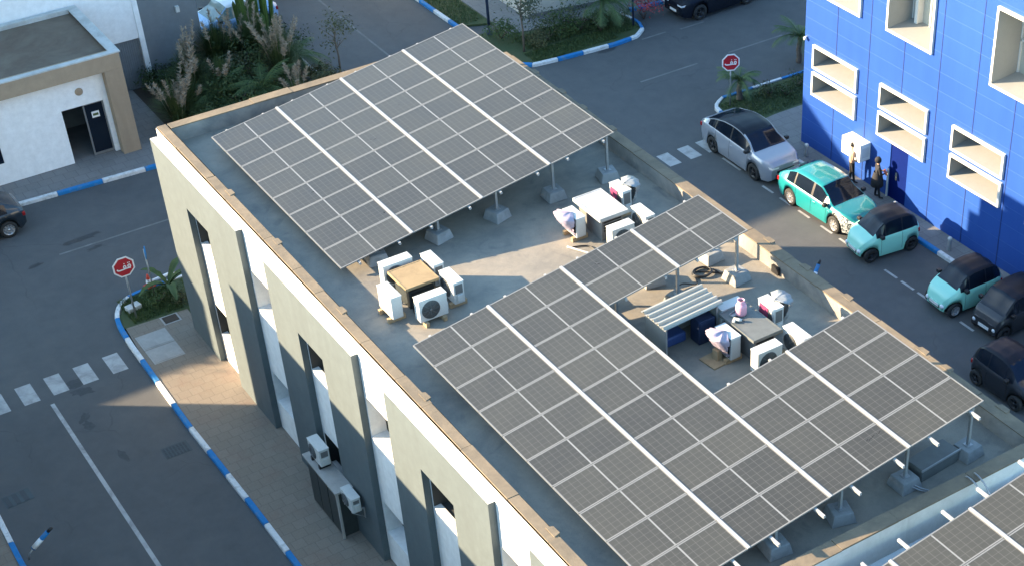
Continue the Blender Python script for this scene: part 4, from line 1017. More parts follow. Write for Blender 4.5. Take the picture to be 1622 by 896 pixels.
def suv(loc, rz, label, L, W, H, wb, foh, r, colors, group, hood=.64, **k):
    hz = H * hood
    top = [(0, H * .6), (.12, H * .68), (.42, H * .8), (.95, H * .965), (1.5, H * .998), (2.1, H), (2.55, H * .975), (L - 1.75, H * .93), (L - 1.05, hz * 1.03), (L - .7, hz), (L - .25, hz * .94), (L - .06, hz * .86), (L, hz * .72)]
    belt = [(0, H * .55), (.2, H * .62), (1.0, H * .635), (L - 1.3, H * .6), (L - 1.0, hz * .97), (L - .3, hz * .88), (L, hz * .66)]
    plan = [(0, .78), (.12, .9), (.5, .975), (1.2, 1), (L - 1.2, 1), (L - .5, .95), (L - .18, .84), (L, .68)]
    if k.get('coupe'):
        top = [(0, H * .6), (.1, H * .68), (.35, H * .735), (.9, H * .86), (1.5, H * .965), (2.05, H), (2.5, H * .985), (L - 1.75, H * .93), (L - 1.0, hz * 1.04), (L - .7, hz), (L - .25, hz * .94), (L - .06, hz * .86), (L, hz * .72)]
        belt = [(0, H * .56), (.2, H * .64), (1.0, H * .655), (L - 1.3, H * .61), (L - 1.0, hz * .97), (L - .3, hz * .88), (L, hz * .66)]
    return car(loc, rz, label, group, L, W, H, wb, foh, r, top, belt, plan, colors, (L - 1.78, L - 1.0), (.38, 1.25) if k.get('coupe') else (.1, .72), (.62, L - 1.25), pillars=((1.02, 1.1), (2.05, 2.13)), door_x=(1.2, 2.1, L - 1.28), lights='slim', **k)
def micro(loc, rz, label, colors, group, L=2.53, W=1.4, H=1.53, boxy=False, **k):
    if not boxy:
        top = [(0, H * .55), (.05, H * .7), (.2, H * .88), (.45, H * .975), (.9, H), (1.3, H * .985), (1.55, H * .93), (2.0, H * .665), (2.28, H * .56), (2.42, H * .475), (2.5, H * .38), (2.53, H * .28)]
        belt = [(0, H * .54), (.2, H * .63), (1.2, H * .615), (2.0, H * .59), (2.3, H * .5), (2.46, H * .38), (2.53, H * .25)]
        plan = [(0, .74), (.1, .87), (.4, .97), (.9, 1), (1.7, 1), (2.1, .95), (2.32, .86), (2.46, .7), (2.53, .5)]
        return car(loc, rz, label, group, L, W, H, 1.73, .42, .28, top, belt, plan, colors, (1.56, 2.02), (.03, .2), (.24, 1.7), pillars=((.78, .84), (1.5, 1.56)), door_x=(.82, 1.72), tumble=.73, tw=.15, clear=.16, lights='round', handles=False, black_top=True, crown=.045, **k)
    L = 2.41
    top = [(0, H * .7), (.05, H * .9), (.2, H * .97), (.6, H), (1.3, H), (1.62, H * .96), (2.05, H * .66), (2.25, H * .57), (2.36, H * .5), (2.41, H * .38)]
    belt = [(0, H * .55), (.2, H * .58), (1.9, H * .58), (2.2, H * .52), (2.41, H * .34)]
    plan = [(0, .82), (.1, .93), (.4, 1), (1.9, 1), (2.25, .95), (2.41, .8)]
    return car(loc, rz, label, group, L, W, H, 1.73, .36, .28, top, belt, plan, colors, (1.58, 2.1), (.03, .2), (.3, 1.7), pillars=((.7, .76), (1.46, 1.54)), door_x=(.75, 1.72), tumble=.84, tw=.15, clear=.16, lights='round', handles=False, black_top=True, crown=.045, **k)
PK = 'cars parked along the blue building'
suv((35.25, 46.25, 0), -math.pi / 2, 'silver coupe SUV with a black roof, first in the parking lane', 4.55, 1.88, 1.66, 2.68, .9, .345, ('p_silver', 'p_black'), PK, rimm='rim_dark', coupe=True, trim='alu_bright')
suv((35.27, 41.35, 0), -math.pi / 2 + .03, 'turquoise hatchback with black and white camouflage film on its nose', 4.25, 1.8, 1.52, 2.52, .84, .335, ('p_turq', 'p_turq', 'camo'), PK, rimm='rim', spokes=9)
micro((35.2, 38.2, 0), math.pi - .13, 'mint microcar with black roof right in front of the turquoise hatchback', ('p_mint', 'p_black'), PK, rimm='rim_dark')
micro((35.28, 33.95, 0), math.pi - .06, 'mint microcar with pale wheels beside the charcoal microcar van', ('p_mint', 'p_black'), PK, rimm='rim')
micro((35.62, 32.0, 0), math.pi + .02, 'boxy charcoal microcar van with white round lamps', ('p_charcoal', 'p_black'), PK, rimm='rim_dark', boxy=True)
micro((33.08, 29.24, 0), -math.pi / 2 + .03, 'dark graphite hatchback parked alone along the roof parapet', ('p_graphite', 'p_black'), None, L=2.53, W=1.5, H=1.52, rimm='rim_dark')
suv((35.9, 27.9, 0), math.pi, 'light grey car cut off by the right edge behind the dark hatchback', 4.2, 1.8, 1.5, 2.55, .85, .33, ('p_grey', 'p_black'), PK)
suv((42.45, 58.75, 0), math.pi + .03, 'black SUV at the top edge near the red flowers', 4.6, 1.9, 1.66, 2.75, .88, .37, ('p_black', 'p_black'), None, rimm='rim_dark')
suv((8.1, 58.55, 0), math.pi + .02, 'dark blue grey hatchback cut off at the left edge of the picture', 4.1, 1.78, 1.5, 2.55, .82, .33, ('p_dark', 'p_dark'), None, rimm='rim', spokes=10)
suv((23.15, 69.5, 0), math.pi + .1, 'pale blue car half hidden by the grey wall and the tall cactus', 4.2, 1.78, 1.5, 2.55, .85, .33, ('p_skyblue', 'p_white'), None, glass='glass_teal')
suv((26.0, 73.3, 0), math.pi + .4, 'white car almost hidden behind the tall cactus', 4.2, 1.78, 1.5, 2.55, .85, .33, ('p_white', 'p_white'), None)

# ------------------------------------------------------------------ people
def person(loc, rz, label, pose, mats):
    root = empty('person', loc, rz, label, 'person')
    J = dict(pel=(0, 0, .95), wst=(0, .01, 1.1), chest=(0, .01, 1.32), neck=(0, 0, 1.47), head0=(0, -.01, 1.56), head1=(0, -.02, 1.68),
        lsh=(.17, 0, 1.4), rsh=(-.17, 0, 1.4), lhip=(.09, 0, .9), rhip=(-.09, 0, .9), lkn=(.1, -.02, .5), rkn=(-.1, -.04, .5), lan=(.1, .02, .09), ran=(-.11, -.1, .09), lto=(.11, -.14, .04), rto=(-.12, -.25, .04))
    coat = 'coat' in pose; J.update({k: v for k, v in pose.items() if k != 'coat'})
    names = list(J); E = [('pel', 'wst'), ('wst', 'chest'), ('chest', 'neck'), ('neck', 'head0'), ('head0', 'head1'), ('chest', 'lsh'), ('chest', 'rsh'), ('lsh', 'lel'), ('lel', 'lwr'), ('lwr', 'lha'), ('rsh', 'rel'), ('rel', 'rwr'), ('rwr', 'rha'), ('pel', 'lhip'), ('pel', 'rhip'), ('lhip', 'lkn'), ('lkn', 'lan'), ('lan', 'lto'), ('rhip', 'rkn'), ('rkn', 'ran'), ('ran', 'rto')]
    rad = dict(pel=.135, wst=.125, chest=.145, neck=.058, head0=.088, head1=.085, lsh=.07, rsh=.07, lel=.045, rel=.045, lwr=.03, rwr=.03, lha=.036, rha=.036, lhip=.095, rhip=.095, lkn=.06, rkn=.06, lan=.042, ran=.042, lto=.036, rto=.036)
    me = bpy.data.meshes.new('body'); me.from_pydata([J[k] for k in names], [(names.index(a), names.index(b)) for a, b in E], [])
    o = bpy.data.objects.new('body', me); COL.objects.link(o)
    md = o.modifiers.new('skin', 'SKIN'); md.use_smooth_shade = True
    for i, k in enumerate(names):
        sv = me.skin_vertices[0].data[i]; sv.radius = (rad[k], rad[k] * (.72 if k in ('wst', 'pel') else .85)); sv.use_root = (k == 'pel')
    o.modifiers.new('sub', 'SUBSURF').levels = 2; o.modifiers['sub'].render_levels = 2
    dg = bpy.context.evaluated_depsgraph_get(); ev = bpy.data.meshes.new_from_object(o.evaluated_get(dg)); bpy.data.objects.remove(o)
    skin, top, leg, shoe = mats
    for mm in (skin, top, leg, shoe): ev.materials.append(M[mm])
    hz = J['neck'][2]
    for p in ev.polygons:
        c = p.center; idx = 1
        if c.z > hz + .01: idx = 0
        elif c.z < .1: idx = 3
        elif c.z < J['pel'][2] + (-.3 if coat else 0.): idx = 2
        for hnd in ('lha', 'rha'):
            if (c - Vector(J[hnd])).length < .065: idx = 0
        p.material_index = idx; p.use_smooth = True
    b = bpy.data.objects.new('body', ev); COL.objects.link(b); b.parent = root
    hx, hy, hzz = J['head1']
    h = MB(); P = []
    for i in range(9):
        th = math.pi * .62 * i / 8; P.append([(hx + .098 * math.sin(th) * math.cos(a), hy + .02 + .11 * math.sin(th) * math.sin(a), hzz - .02 + .115 * math.cos(th)) for a in np.linspace(0, 2 * math.pi, 17)])
    h.grid(P); h.build('hair', M['hair'], root)
    f = MB(); fy = hy - .082; f.add([(hx - .012, fy, hzz - .02), (hx + .012, fy, hzz - .02), (hx, fy - .025, hzz - .06), (hx, fy, hzz + .005)], [(0, 2, 3), (2, 1, 3), (0, 1, 2)]); f.build('nose', M[skin], root)
    e = MB()
    for s in (-1, 1): e.lathe([(0, -.012), (.012, -.006), (.012, .004), (0, .01)], 8, axis='y', c=(hx + s * .034, fy + .008, hzz - .008))
    e.build('eyes', M['hair'], root)
    mt = MB(); mt.box(hx - .022, hx + .022, fy + .004, fy + .018, hzz - .088, hzz - .08); mt.build('mouth', M['red_item'], root)
    for hnd, wr in (('lha', 'lwr'), ('rha', 'rwr')):
        d = (Vector(J[hnd]) - Vector(J[wr])).normalized(); a = d.cross(Vector((0, 0, 1))); a = a.normalized() if a.length > .1 else Vector((1, 0, 0)); up = a.cross(d)
        fg = MB(); p0 = Vector(J[hnd]) + d * .02
        for k in range(4):
            s0 = p0 + a * (k - 1.5) * .018; ln = (.06, .072, .07, .055)[k]
            fg.tube([s0, s0 + d * ln * .5, s0 + d * ln * .85 - up * ln * .35], [.0095, .009, .007], 6)
        s0 = p0 - d * .03 + a * .032; fg.tube([s0, s0 + a * .022 + d * .02, s0 + a * .02 + d * .05], [.011, .01, .008], 6)
        fg.build('fingers', M[skin], root)
    return root
pA = person((37.15, 42.3, PV), 1.2, 'person in tan top and black trousers behind the turquoise hatchback', dict(lel=(.24, -.02, 1.14), lwr=(.16, -.2, 1.05), lha=(.12, -.27, 1.07), rel=(-.23, .05, 1.14), rwr=(-.2, -.14, 1.02), rha=(-.17, -.22, 1.02)), ('skin', 'cloth_tan', 'cloth_black', 'black'))
pB = person((37.2, 40.85, PV), -2.0 + math.pi, 'person in a long black hooded coat holding a red item near the blue wall', dict(coat=(0, 0, .95), lel=(.25, -.03, 1.13), lwr=(.12, -.22, 1.1), lha=(.06, -.27, 1.12), rel=(-.25, -.03, 1.13), rwr=(-.12, -.22, 1.1), rha=(-.06, -.27, 1.12)), ('skin', 'cloth_black', 'cloth_black', 'black'))
# coat skirt and hood
sk = MB(); sk.lathe([(.15, 1.16), (.19, 1.0), (.23, .8), (.25, .58), (.235, .58), (.2, .8)], 20); sk.build('coat', M['cloth_black'], pB)
hd = MB(); P = []
for i in range(10):
    th = math.pi * .75 * i / 9; P.append([(.125 * math.sin(th) * math.cos(a), .01 + .14 * math.sin(th) * math.sin(a), 1.655 + .14 * math.cos(th)) for a in np.linspace(-.75, math.pi + .75, 19)])
hd.grid(P); hd.build('hood', M['cloth_black'], pB)
fo = MB(); mt = Matrix.Translation((37.2, 40.85, PV)) @ Matrix.Rotation(-2.0 + math.pi, 4, 'Z'); fo.box(-.14, .14, -.33, -.28, 1.02, 1.16, mat=mt); tag(fo.build('folder', M['red_item']), 'orange red folder in the hands of the black coated person', 'folder')

# ------------------------------------------------------------------ street furniture
def stop_sign(loc, rz, h, label, R=.4, tilt=0.):
    root = empty('stop_sign', loc, rz, label, 'road sign', 'octagonal red stop signs'); root.rotation_euler = (0, tilt, rz)
    p = MB(); p.tube([(0, .03, 0), (0, .03, h + R * .7)], .032, 10); p.build('pole', M['galv'], root)
    oc = [(R * math.cos(math.pi / 8 + k * math.pi / 4), R * math.sin(math.pi / 8 + k * math.pi / 4)) for k in range(8)]
    def octa(s, y0, y1):
        m = MB(); vs = [(a * s, y0, h + b * s) for a, b in oc] + [(a * s, y1, h + b * s) for a, b in oc]
        m.add(vs, [tuple(range(8)), tuple(range(15, 7, -1))] + [(k, 8 + k, 8 + (k + 1) % 8, (k + 1) % 8) for k in range(8)]); return m
    octa(1, -.012, -.001).build('plate', M['sign_white'], root); octa(.86, -.018, -.0125).build('red_face', M['sign_red'], root)
    t = MB()
    def ribbon(pts, w):
        pts = [np.array(q_, float) for q_ in smooth_path(pts, 6)]; L_, R2 = [], []
        for i, q_ in enumerate(pts):
            d = pts[min(i + 1, len(pts) - 1)] - pts[max(i - 1, 0)]; d /= max(np.linalg.norm(d), 1e-6); n_ = np.array([-d[1], d[0]]) * w / 2; L_.append(q_ + n_); R2.append(q_ - n_)
        t.grid([[(a[0] * R, -.022, h + a[1] * R), (b[0] * R, -.022, h + b[1] * R)] for a, b in zip(L_, R2)], 0, False)
    def dot(x, y, r=.055): t.add([((x + r * math.cos(a)) * R, -.0222, h + (y + r * math.sin(a)) * R) for a in np.linspace(0, 2 * math.pi, 9)[:-1]], [tuple(range(8))])
    # the word, written right to left: initial qaf with two dots, then final feh with its long flat tail
    ribbon([(.56, -.2), (.5, -.22), (.36, -.2), (.28, -.2)], .12); ribbon([(.52, -.18), (.58, -.04), (.5, .1), (.38, .06), (.36, -.06), (.48, -.1)], .1)
    dot(.4, .3); dot(.54, .3)
    ribbon([(.3, -.2), (.14, -.2), (.08, -.2)], .12); ribbon([(.12, -.18), (.17, -.02), (.1, .1), (0, .06), (-.02, -.08), (.06, -.14)], .1)
    ribbon([(.1, -.2), (-.15, -.22), (-.42, -.22), (-.56, -.17), (-.6, -.06)], .12); dot(.08, .3)
    t.build('lettering', M['sign_white'], root)
    return root
stop_sign((11.31, 49.72, .1), .02, 2.12, 'stop sign on the grass corner beside the traffic cone')
stop_sign((37.1, 50.1, .1), -.4, 2.0, 'stop sign on the far grass island behind the silver SUV')
bs = empty('blue_sign', (12.35, 50.75, .1), 1.2, 'small blue disc sign seen edge on behind the left stop sign', 'road sign')
q = MB(); q.tube([(0, 0, 0), (0, 0, 1.9)], .025, 8); q.build('pole', M['galv'], bs)
q = MB(); q.lathe([(0, -.02), (.24, -.02), (.24, -.03), (0, -.03)], 20, axis='y', c=(0, 0, 1.75)); q.build('disc', M['kerb_blue'], bs)
def cone(loc):
    root = empty('traffic_cone', loc, .3, 'orange and white traffic cone on the corner kerb', 'traffic cone')
    b = MB(); b.box(-.17, .17, -.17, .17, .002, .03); b.build('base', M['cone'], root, bevel=.01)
    c = MB(); c.lathe([(.125, .031), (.055, .36), (.03, .48), (0, .485)], 18); c.build('body', M['cone'], root)
    s = MB(); s.lathe([(.104, .15), (.074, .29)], 18); s.build('white_band', M['sign_white'], root)
cone((12.4, 51.35, .15))
pp_ = MB(); pp_.tube([(12.55, 51.5, .21), (13.4, 51.62, .21)], .055, 12); tag(pp_.build('pipe', M['sign_white']), 'short white plastic pipe on the kerb beside the cone', 'pipe')
bl = empty('concrete_block', (11.42, 50.35, .1), .2, 'pair of pale concrete blocks in the grass at the stop sign', 'concrete block')
for x in (-.24, .02):
    q = MB(); q.box(x, x + .24, -.16, .16, .002, .16); q.build('block', M['coping_far'], bl, bevel=.01)
def bollard(loc, label):
    root = empty('bollard', loc, 0, label, 'bollard', 'short steel bollards on the right pavement')
    b = MB(); b.lathe([(.075, 0), (.075, .45), (.07, .46)], 14); b.build('tube', M['galv'], root)
    c = MB(); c.lathe([(.085, .461), (.085, .52), (.06, .55), (0, .555)], 14); c.build('cap', M['coping_far'], root)
bollard((37.05, 44.95, PV), 'bollard between the silver SUV and the turquoise hatchback')
bollard((37.0, 39.55, PV), 'bollard behind the mint microcar below the coated person')
bollard((36.98, 36.5, PV), 'bollard on the bare pavement between the two mint microcars')
def grate(x, y, rz, nx, label):
    root = empty('drain_grate', (x, y, 0), rz, label, 'drain grate', 'iron drain grates in the left road')
    f = MB(); f.box(-.42, .42, -.3, .3, .001, .006); f.build('frame', M['steel_dark'], root)
    for i in range(nx):
        for j in range(3 if nx > 3 else 1):
            b = MB(); b.box(-.38 + i * .76 / nx, -.38 + (i + .6) * .76 / nx, -.26 + j * .18, -.26 + j * .18 + (.14 if nx > 3 else .52), .0065, .012); b.build('slot', M['black'], root)
grate(9.75, 42.2, 0, 7, 'drain grate near the blue and white kerb below the khaki facade')
grate(4.95, 42.8, .05, 3, 'drain grate near the lower left kerb with three wide slots')
def lid(x, y, sx, sy, label, mat):
    root = empty('access_cover', (x, y, PV), 0, label, 'manhole cover')
    f = MB(); f.box(-sx / 2 - .06, sx / 2 + .06, -sy / 2 - .06, sy / 2 + .06, .001, .006); f.build('frame', M['concrete'], root)
    c = MB(); c.box(-sx / 2, sx / 2, -sy / 2, sy / 2, .0065, .014); c.build('lid', M[mat], root)
lid(12.25, 49.0, .5, .42, 'small dark cover by the grass edge next to the facade corner', 'soil')
lid(11.35, 48.15, .95, .8, 'large pale concrete cover nearest the grass corner', 'concrete')
lid(11.35, 47.2, .95, .8, 'large pale concrete cover second from the grass corner', 'concrete')
def tilt_post(loc, label, rz):
    """flexible blue and white delineator leaning over the road"""
    root = empty('delineator_post', loc, rz, label, 'marker post', 'leaning blue and white marker posts')
    a = MB(); a.tube([(0, 0, 0), (.06, 0, .2), (.2, 0, .36)], .022, 8); a.build('rod', M['galv'], root)
    b = MB(); b.tube([(.2, 0, .36), (.72, 0, .82)], .07, 12); b.build('blue_sleeve', M['kerb_blue'], root)
    w = MB(); w.tube([(.23, -.012, .39), (.5, -.012, .63)], .074, 12); w.build('white_band', M['sign_white'], root)
    c = MB(); c.tube([(.72, 0, .82), (.85, 0, .93)], .05, 10); c.build('cap', M['black'], root)
tilt_post((4.36, 39.9, 0), 'leaning blue and white marker post beside the lower left kerb', -.2)
tilt_post((31.2, 37.4, 0), 'leaning blue and white marker post in the parking lane beyond the parapet', .45)
lp = empty('lamp_post', (32.35, 61.95, .1), 0, 'dark green lamp post beside the young tree at the top', 'lamp post')
q = MB(); q.tube([(0, 0, 0), (0, 0, 6)], [.07, .045], 10); q.build('pole', M['navy'], lp)
q = MB(); q.lathe([(.13, 0), (.13, .3), (.08, .34)], 12); q.build('base', M['navy'], lp)
q = MB(); q.tube([(0, 0, 5.95), (.5, -.2, 6.2), (1.0, -.4, 6.2)], .03, 8); q.build('arm', M['navy'], lp)
q = MB(); q.box(.9, 1.4, -.55, -.3, 6.12, 6.22); q.build('lamp_head', M['alu'], lp)
l2 = empty('lamp_post', (38.1, 58.9, .1), 0, 'thin green post at the tip of the garden bed by the red flowers', 'lamp post')
q = MB(); q.tube([(0, 0, 0), (0, 0, 5.5)], [.05, .035], 10); q.build('pole', M['navy'], l2)

# ------------------------------------------------------------------ plants
def leafcloud(mb, r, c, rad, n, size, squash=1., clump=8, up=.2, fill=.55):
    cs = []
    for _ in range(clump):
        d = Vector((r.gauss(0, 1), r.gauss(0, 1), r.gauss(0, 1) + .3)).normalized(); k = r.uniform(fill, 1.)
        cs.append(Vector(c) + Vector((d.x * rad * k, d.y * rad * k, d.z * rad * k * squash)))
    for _ in range(n):
        b = r.choice(cs); s = rad * .5
        p = b + Vector((r.gauss(0, s * .55), r.gauss(0, s * .55), r.gauss(0, s * .5 * squash)))
        d = (p - Vector(c)); d = d.normalized() if d.length > 1e-4 else Vector((0, 0, 1))
        nrm = (d + Vector((r.uniform(-1, 1), r.uniform(-1, 1), r.uniform(-.4, 1) + up))).normalized()
        a = nrm.cross(Vector((r.uniform(-1, 1), r.uniform(-1, 1), r.uniform(-1, 1)))).normalized(); b2 = nrm.cross(a)
        l = size * r.uniform(.6, 1.4); w = l * r.uniform(.3, .5)
        mb.add([p - a * l * .5, p + b2 * w * .5 + nrm * l * .08, p + a * l * .5, p - b2 * w * .5 + nrm * l * .08], [(0, 1, 2, 3)])
def shrub(loc, rad, h, label, mat, seed, n=900, size=.13, group=None):
    r = random.Random(seed); root = empty('shrub', loc, 0, label, 'shrub', group)
    s = MB()
    for _ in range(7):
        a = r.uniform(0, 6.28); s.tube([(0, 0, 0), (.25 * rad * math.cos(a), .25 * rad * math.sin(a), h * .35), (.6 * rad * math.cos(a), .6 * rad * math.sin(a), h * .7)], [.025, .018, .008], 5)
    s.build('stems', M['bark'], root)
    f = MB(); leafcloud(f, r, (0, 0, h * .55), rad, n, size, h * .5 / rad, 14); f.v = [(x, y, max(z, .02)) for x, y, z in f.v]; f.build('foliage', M[mat], root)
    return root
def young_tree(loc, h, cr, label, mat, seed, n=1100, size=.15):
    r = random.Random(seed); root = empty('young_tree', loc, 0, label, 'tree')
    t = MB(); t.tube([(0, 0, 0), (.03, .02, h * .35), (-.02, .03, h * .62), (.02, 0, h * .85)], [.055, .045, .035, .015], 8)
    for _ in range(9):
        a = r.uniform(0, 6.28); z = r.uniform(.45, .75) * h
        t.tube([(0, .02, z), (cr * .5 * math.cos(a), cr * .5 * math.sin(a), z + cr * .4), (cr * .85 * math.cos(a), cr * .85 * math.sin(a), z + cr * .6)], [.02, .013, .006], 5)
    t.build('trunk', M['bark'], root)
    f = MB(); leafcloud(f, r, (0, 0, h * .76), cr, n, size, 1.1, 16); f.build('crown', M[mat], root)
    return root
def frond(mb, base, az, ln, el, droop, r, wleaf=.42, n=16):
    d = Vector((math.cos(az), math.sin(az), 0)); p = Vector(base); e = el; pts = [p.copy()]
    for i in range(n):
        p = p + (d * math.cos(e) + Vector((0, 0, 1)) * math.sin(e)) * (ln / n); e -= droop / n; pts.append(p.copy())
    sdv = Vector((-d.y, d.x, 0))
    mb.tube(pts, [.022 * (1 - i / (n + 1)) + .004 for i in range(n + 1)], 4)
    for i in range(2, n + 1):
        t = i / n; wl = wleaf * math.sin(math.pi * min(1, t * .85 + .12)) ** .7; tg = (pts[i] - pts[i - 1]).normalized()
        for s in (1, -1):
            for h in (0, .5):
                q = pts[i - 1].lerp(pts[i], h); tip = q + (sdv * s * .75 + tg * .65 + Vector((0, 0, -.35 + r.uniform(-.15, .15)))) * wl
                mb.add([q, q + tg * .035, tip], [(0, 1, 2)])
def palm(loc, h, ln, label, seed, nf=18, cat='palm'):
    r = random.Random(seed); root = empty('palm_tree', loc, 0, label, cat)
    t = MB(); k = 10; t.tube([(.02 * math.sin(i), .02 * math.cos(i), h * i / k) for i in range(k + 1)], [(.15 if i % 2 else .125) * (1 - .25 * i / k) for i in range(k + 1)], 10); t.build('trunk', M['bark'], root)
    f = MB()
    for i in range(nf): frond(f, (0, 0, h), 2 * math.pi * i * .382 + r.uniform(-.2, .2), ln * r.uniform(.8, 1.1), r.uniform(.1, 1.25), r.uniform(1.0, 1.9), r, ln * .3)
    f.build('crown', M['palm'], root); return root
def pampas(loc, rad, h, label, seed, nb=800, npl=14, gmat='grass_blade'):
    r = random.Random(seed); root = empty('pampas_grass', loc, 0, label, 'ornamental grass', 'pampas grass clumps in the garden bed')
    b = MB()
    for _ in range(nb):
        a = r.uniform(0, 6.28); ln = r.uniform(.7, 1.2) * h * .85; out = r.uniform(.15, 1.) * rad; w = r.uniform(.01, .022)
        s = Vector((-math.sin(a), math.cos(a), 0)) * w; d = Vector((math.cos(a), math.sin(a), 0)); o = d * r.uniform(0, .15) * rad
        P = []
        for i in range(6):
            t = i / 5; c = o + d * out * t ** 1.5 + Vector((0, 0, ln * (t * 1.15 - .62 * t * t * (out / rad) * 1.1))); P.append([c - s * (1 - t * .9), c + s * (1 - t * .9)])
        b.grid(P, 0, False)
    b.build('leaves', M[gmat], root)
    for _ in range(npl):
        p = MB(); a = r.uniform(0, 6.28); lean = r.uniform(.2, .95) * rad; top = h * r.uniform(.8, 1.2); d = Vector((math.cos(a), math.sin(a), 0))
        base = d * .1 * rad; tip = d * lean + Vector((0, 0, top)); mid = d * lean * .55 + Vector((0, 0, top * .62))
        p.tube([base, mid, tip], .008, 4)
        for k in range(110):
            t = r.random(); c = mid.lerp(tip, t) + Vector((0, 0, 0)); wq = .1 * math.sin(math.pi * (.15 + .8 * t)) + .015
            dv = Vector((r.gauss(0, 1), r.gauss(0, 1), r.uniform(.3, 1.6))).normalized(); e = c + dv * (wq + .08)
            sv = dv.cross(Vector((r.gauss(0, 1), r.gauss(0, 1), r.gauss(0, 1)))).normalized() * .02
            p.add([c - sv, c + sv, e], [(0, 1, 2)])
        p.build('plume', M['plume'], root)
    return root
def cactus(loc, h, label, seed, n=17):
    r = random.Random(seed); root = empty('column_cactus', loc, 0, label, 'cactus')
    for i in range(n):
        a = r.uniform(0, 6.28); d = .85 * math.sqrt(r.random()); x, y = d * math.cos(a), d * math.sin(a); hh = h * r.uniform(.6, 1.05) * (1 - .25 * d); rr = r.uniform(.085, .125)
        m = MB(); k = 12; nn = 12; P = []
        for j in range(k + 1):
            t = j / k; c = (x * (1 + .35 * t), y * (1 + .35 * t), hh * t); row = []
            env = rr * (1 if t < .9 else math.sqrt(max(0, 1 - ((t - .9) / .1) ** 2)) * .95 + .05)
            for q_ in range(nn + 1):
                th = 2 * math.pi * q_ / nn; e = env * (1 if q_ % 2 else .68); row.append((c[0] + e * math.cos(th), c[1] + e * math.sin(th), c[2]))
            P.append(row)
        m.grid(P, 0, False); m.build('stem', M['cactus'], root)
    return root
def banana(loc, label, seed, n=5, ln=1.5, mat='leaf_mid', wid=.22):
    r = random.Random(seed); root = empty('broadleaf_plant', loc, 0, label, 'plant')
    s = MB(); s.tube([(0, 0, 0), (.02, 0, .5)], [.06, .04], 8); s.build('stem', M['leaf_mid'], root)
    for i in range(n):
        a = i * 2.4 + r.uniform(-.3, .3); d = Vector((math.cos(a), math.sin(a), 0)); sd = Vector((-d.y, d.x, 0)); P = []; l = ln * r.uniform(.8, 1.1); e0 = r.uniform(.8, 1.2); p = Vector((0, 0, .4)); k = 10
        for j in range(k + 1):
            t = j / k; w = wid * math.sin(math.pi * (t * .92 + .04)) ** .8 * l / 1.5 * r.uniform(.8, 1.1); up = Vector((0, 0, .8 * w))
            P.append([tuple(p - sd * w + up), tuple(p - Vector((0, 0, .0))), tuple(p + sd * w + up)]); e = e0 - t * 1.5; p = p + (d * math.cos(e) + Vector((0, 0, math.sin(e)))) * l / k
        m = MB(); m.grid(P); m.build('leaf', M[mat], root)
    return root
# garden bed behind the office
pampas((21.0, 65.6, .1), 1.5, 2.6, 'tall spiky dark green clump against the end of the grey wall', 8, 1500, 3, 'leaf_dark')
pampas((22.4, 64.9, .1), 1.5, 2.8, 'broad spiky dark green clump at the foot of the cactus', 10, 1500, 4, 'leaf_dark')
pampas((18.6, 62.6, .1), 1.2, 1.8, 'bushy dark green grass beside the left pampas clump', 11, 1200, 3, 'leaf_dark')
pampas((20.3, 63.2, .1), 1.2, 2.0, 'green arching grass clump in the middle of the bed with few plumes', 6, 1100, 4, 'leaf_mid')
pampas((21.7, 65.4, .1), 1.2, 2.2, 'tall grass clump below the pale blue car', 7, 1100, 5, 'leaf_mid')
pampas((17.75, 61.9, .1), 1.3, 2.2, 'pampas clump nearest the gatehouse passage at the left of the bed', 1)
pampas((19.2, 64.1, .1), 1.2, 2.6, 'pampas clump against the grey wall', 2)
pampas((22.9, 63.2, .1), 1.35, 2.7, 'largest pampas clump with pale plumes on the road side of the bed', 3, 900, 20)
pampas((22.6, 60.9, .1), .85, 1.5, 'low brownish pampas clump right behind the office parapet', 4, 260, 8)
cactus((23.25, 66.5, .1), 4.6, 'tall bright green column cactus in front of the pale blue car', 5)
for i, (x, y, rd, h, mt_, lab) in enumerate(((19.0, 61.2, .9, 1.1, 'leaf_dark', 'low dark shrub beside the left pampas clump'), (20.4, 62.2, 1.1, 1.5, 'leaf_dark', 'dark shrub in the middle of the bed behind the parapet'), (20.9, 64.4, 1.1, 1.5, 'leaf_grey', 'grey green shrub between two pampas clumps'),
        (21.6, 61.0, 1.0, 1.2, 'leaf_dark', 'round dark shrub close to the office parapet'), (23.7, 65.3, .9, 1.6, 'leaf_dark', 'dark shrub at the road kerb below the cactus'), (21.6, 67.6, .6, .7, 'leaf_dark', 'dark shrub beside the pale blue car'), (23.9, 61.6, .7, 1.0, 'leaf_olive', 'olive shrub at the corner of the bed by the kerb'),
        (18.6, 65.3, .8, 1.3, 'leaf_dark', 'dark shrub hugging the foot of the grey wall'), (17.9, 60.6, .7, .8, 'leaf_dark', 'low green shrub at the passage edge'), (24.1, 67.6, .6, 1.3, 'leaf_dark', 'dark shrub right of the cactus'), (20.0, 60.4, .8, .9, 'leaf_dark', 'small dark shrub under the yellow green leaf'), (22.0, 64.3, 1.0, 2.0, 'leaf_dark', 'deep green shrub under the cactus'))):
    shrub((x, y, .1), rd * 1.1, h * .85, lab, mt_, 20 + i, 1600, .14, 'shrubs in the garden bed behind the office')
palm((19.6, 62.6, .1), .5, 1.9, 'low palm with arching fronds near the grey wall side of the bed', 75, 18)
palm((21.5, 62.0, .1), .6, 1.8, 'low palm with arching fronds at the centre of the garden bed', 76, 18)
palm((24.1, 64.2, .1), .5, 1.5, 'low palm leaning over the painted kerb of the bed', 77, 16)
banana((20.6, 60.7, .1), 'yellow green broad leaf plant just behind the office parapet', 9, 4, 1.1, 'leaf_yellow')
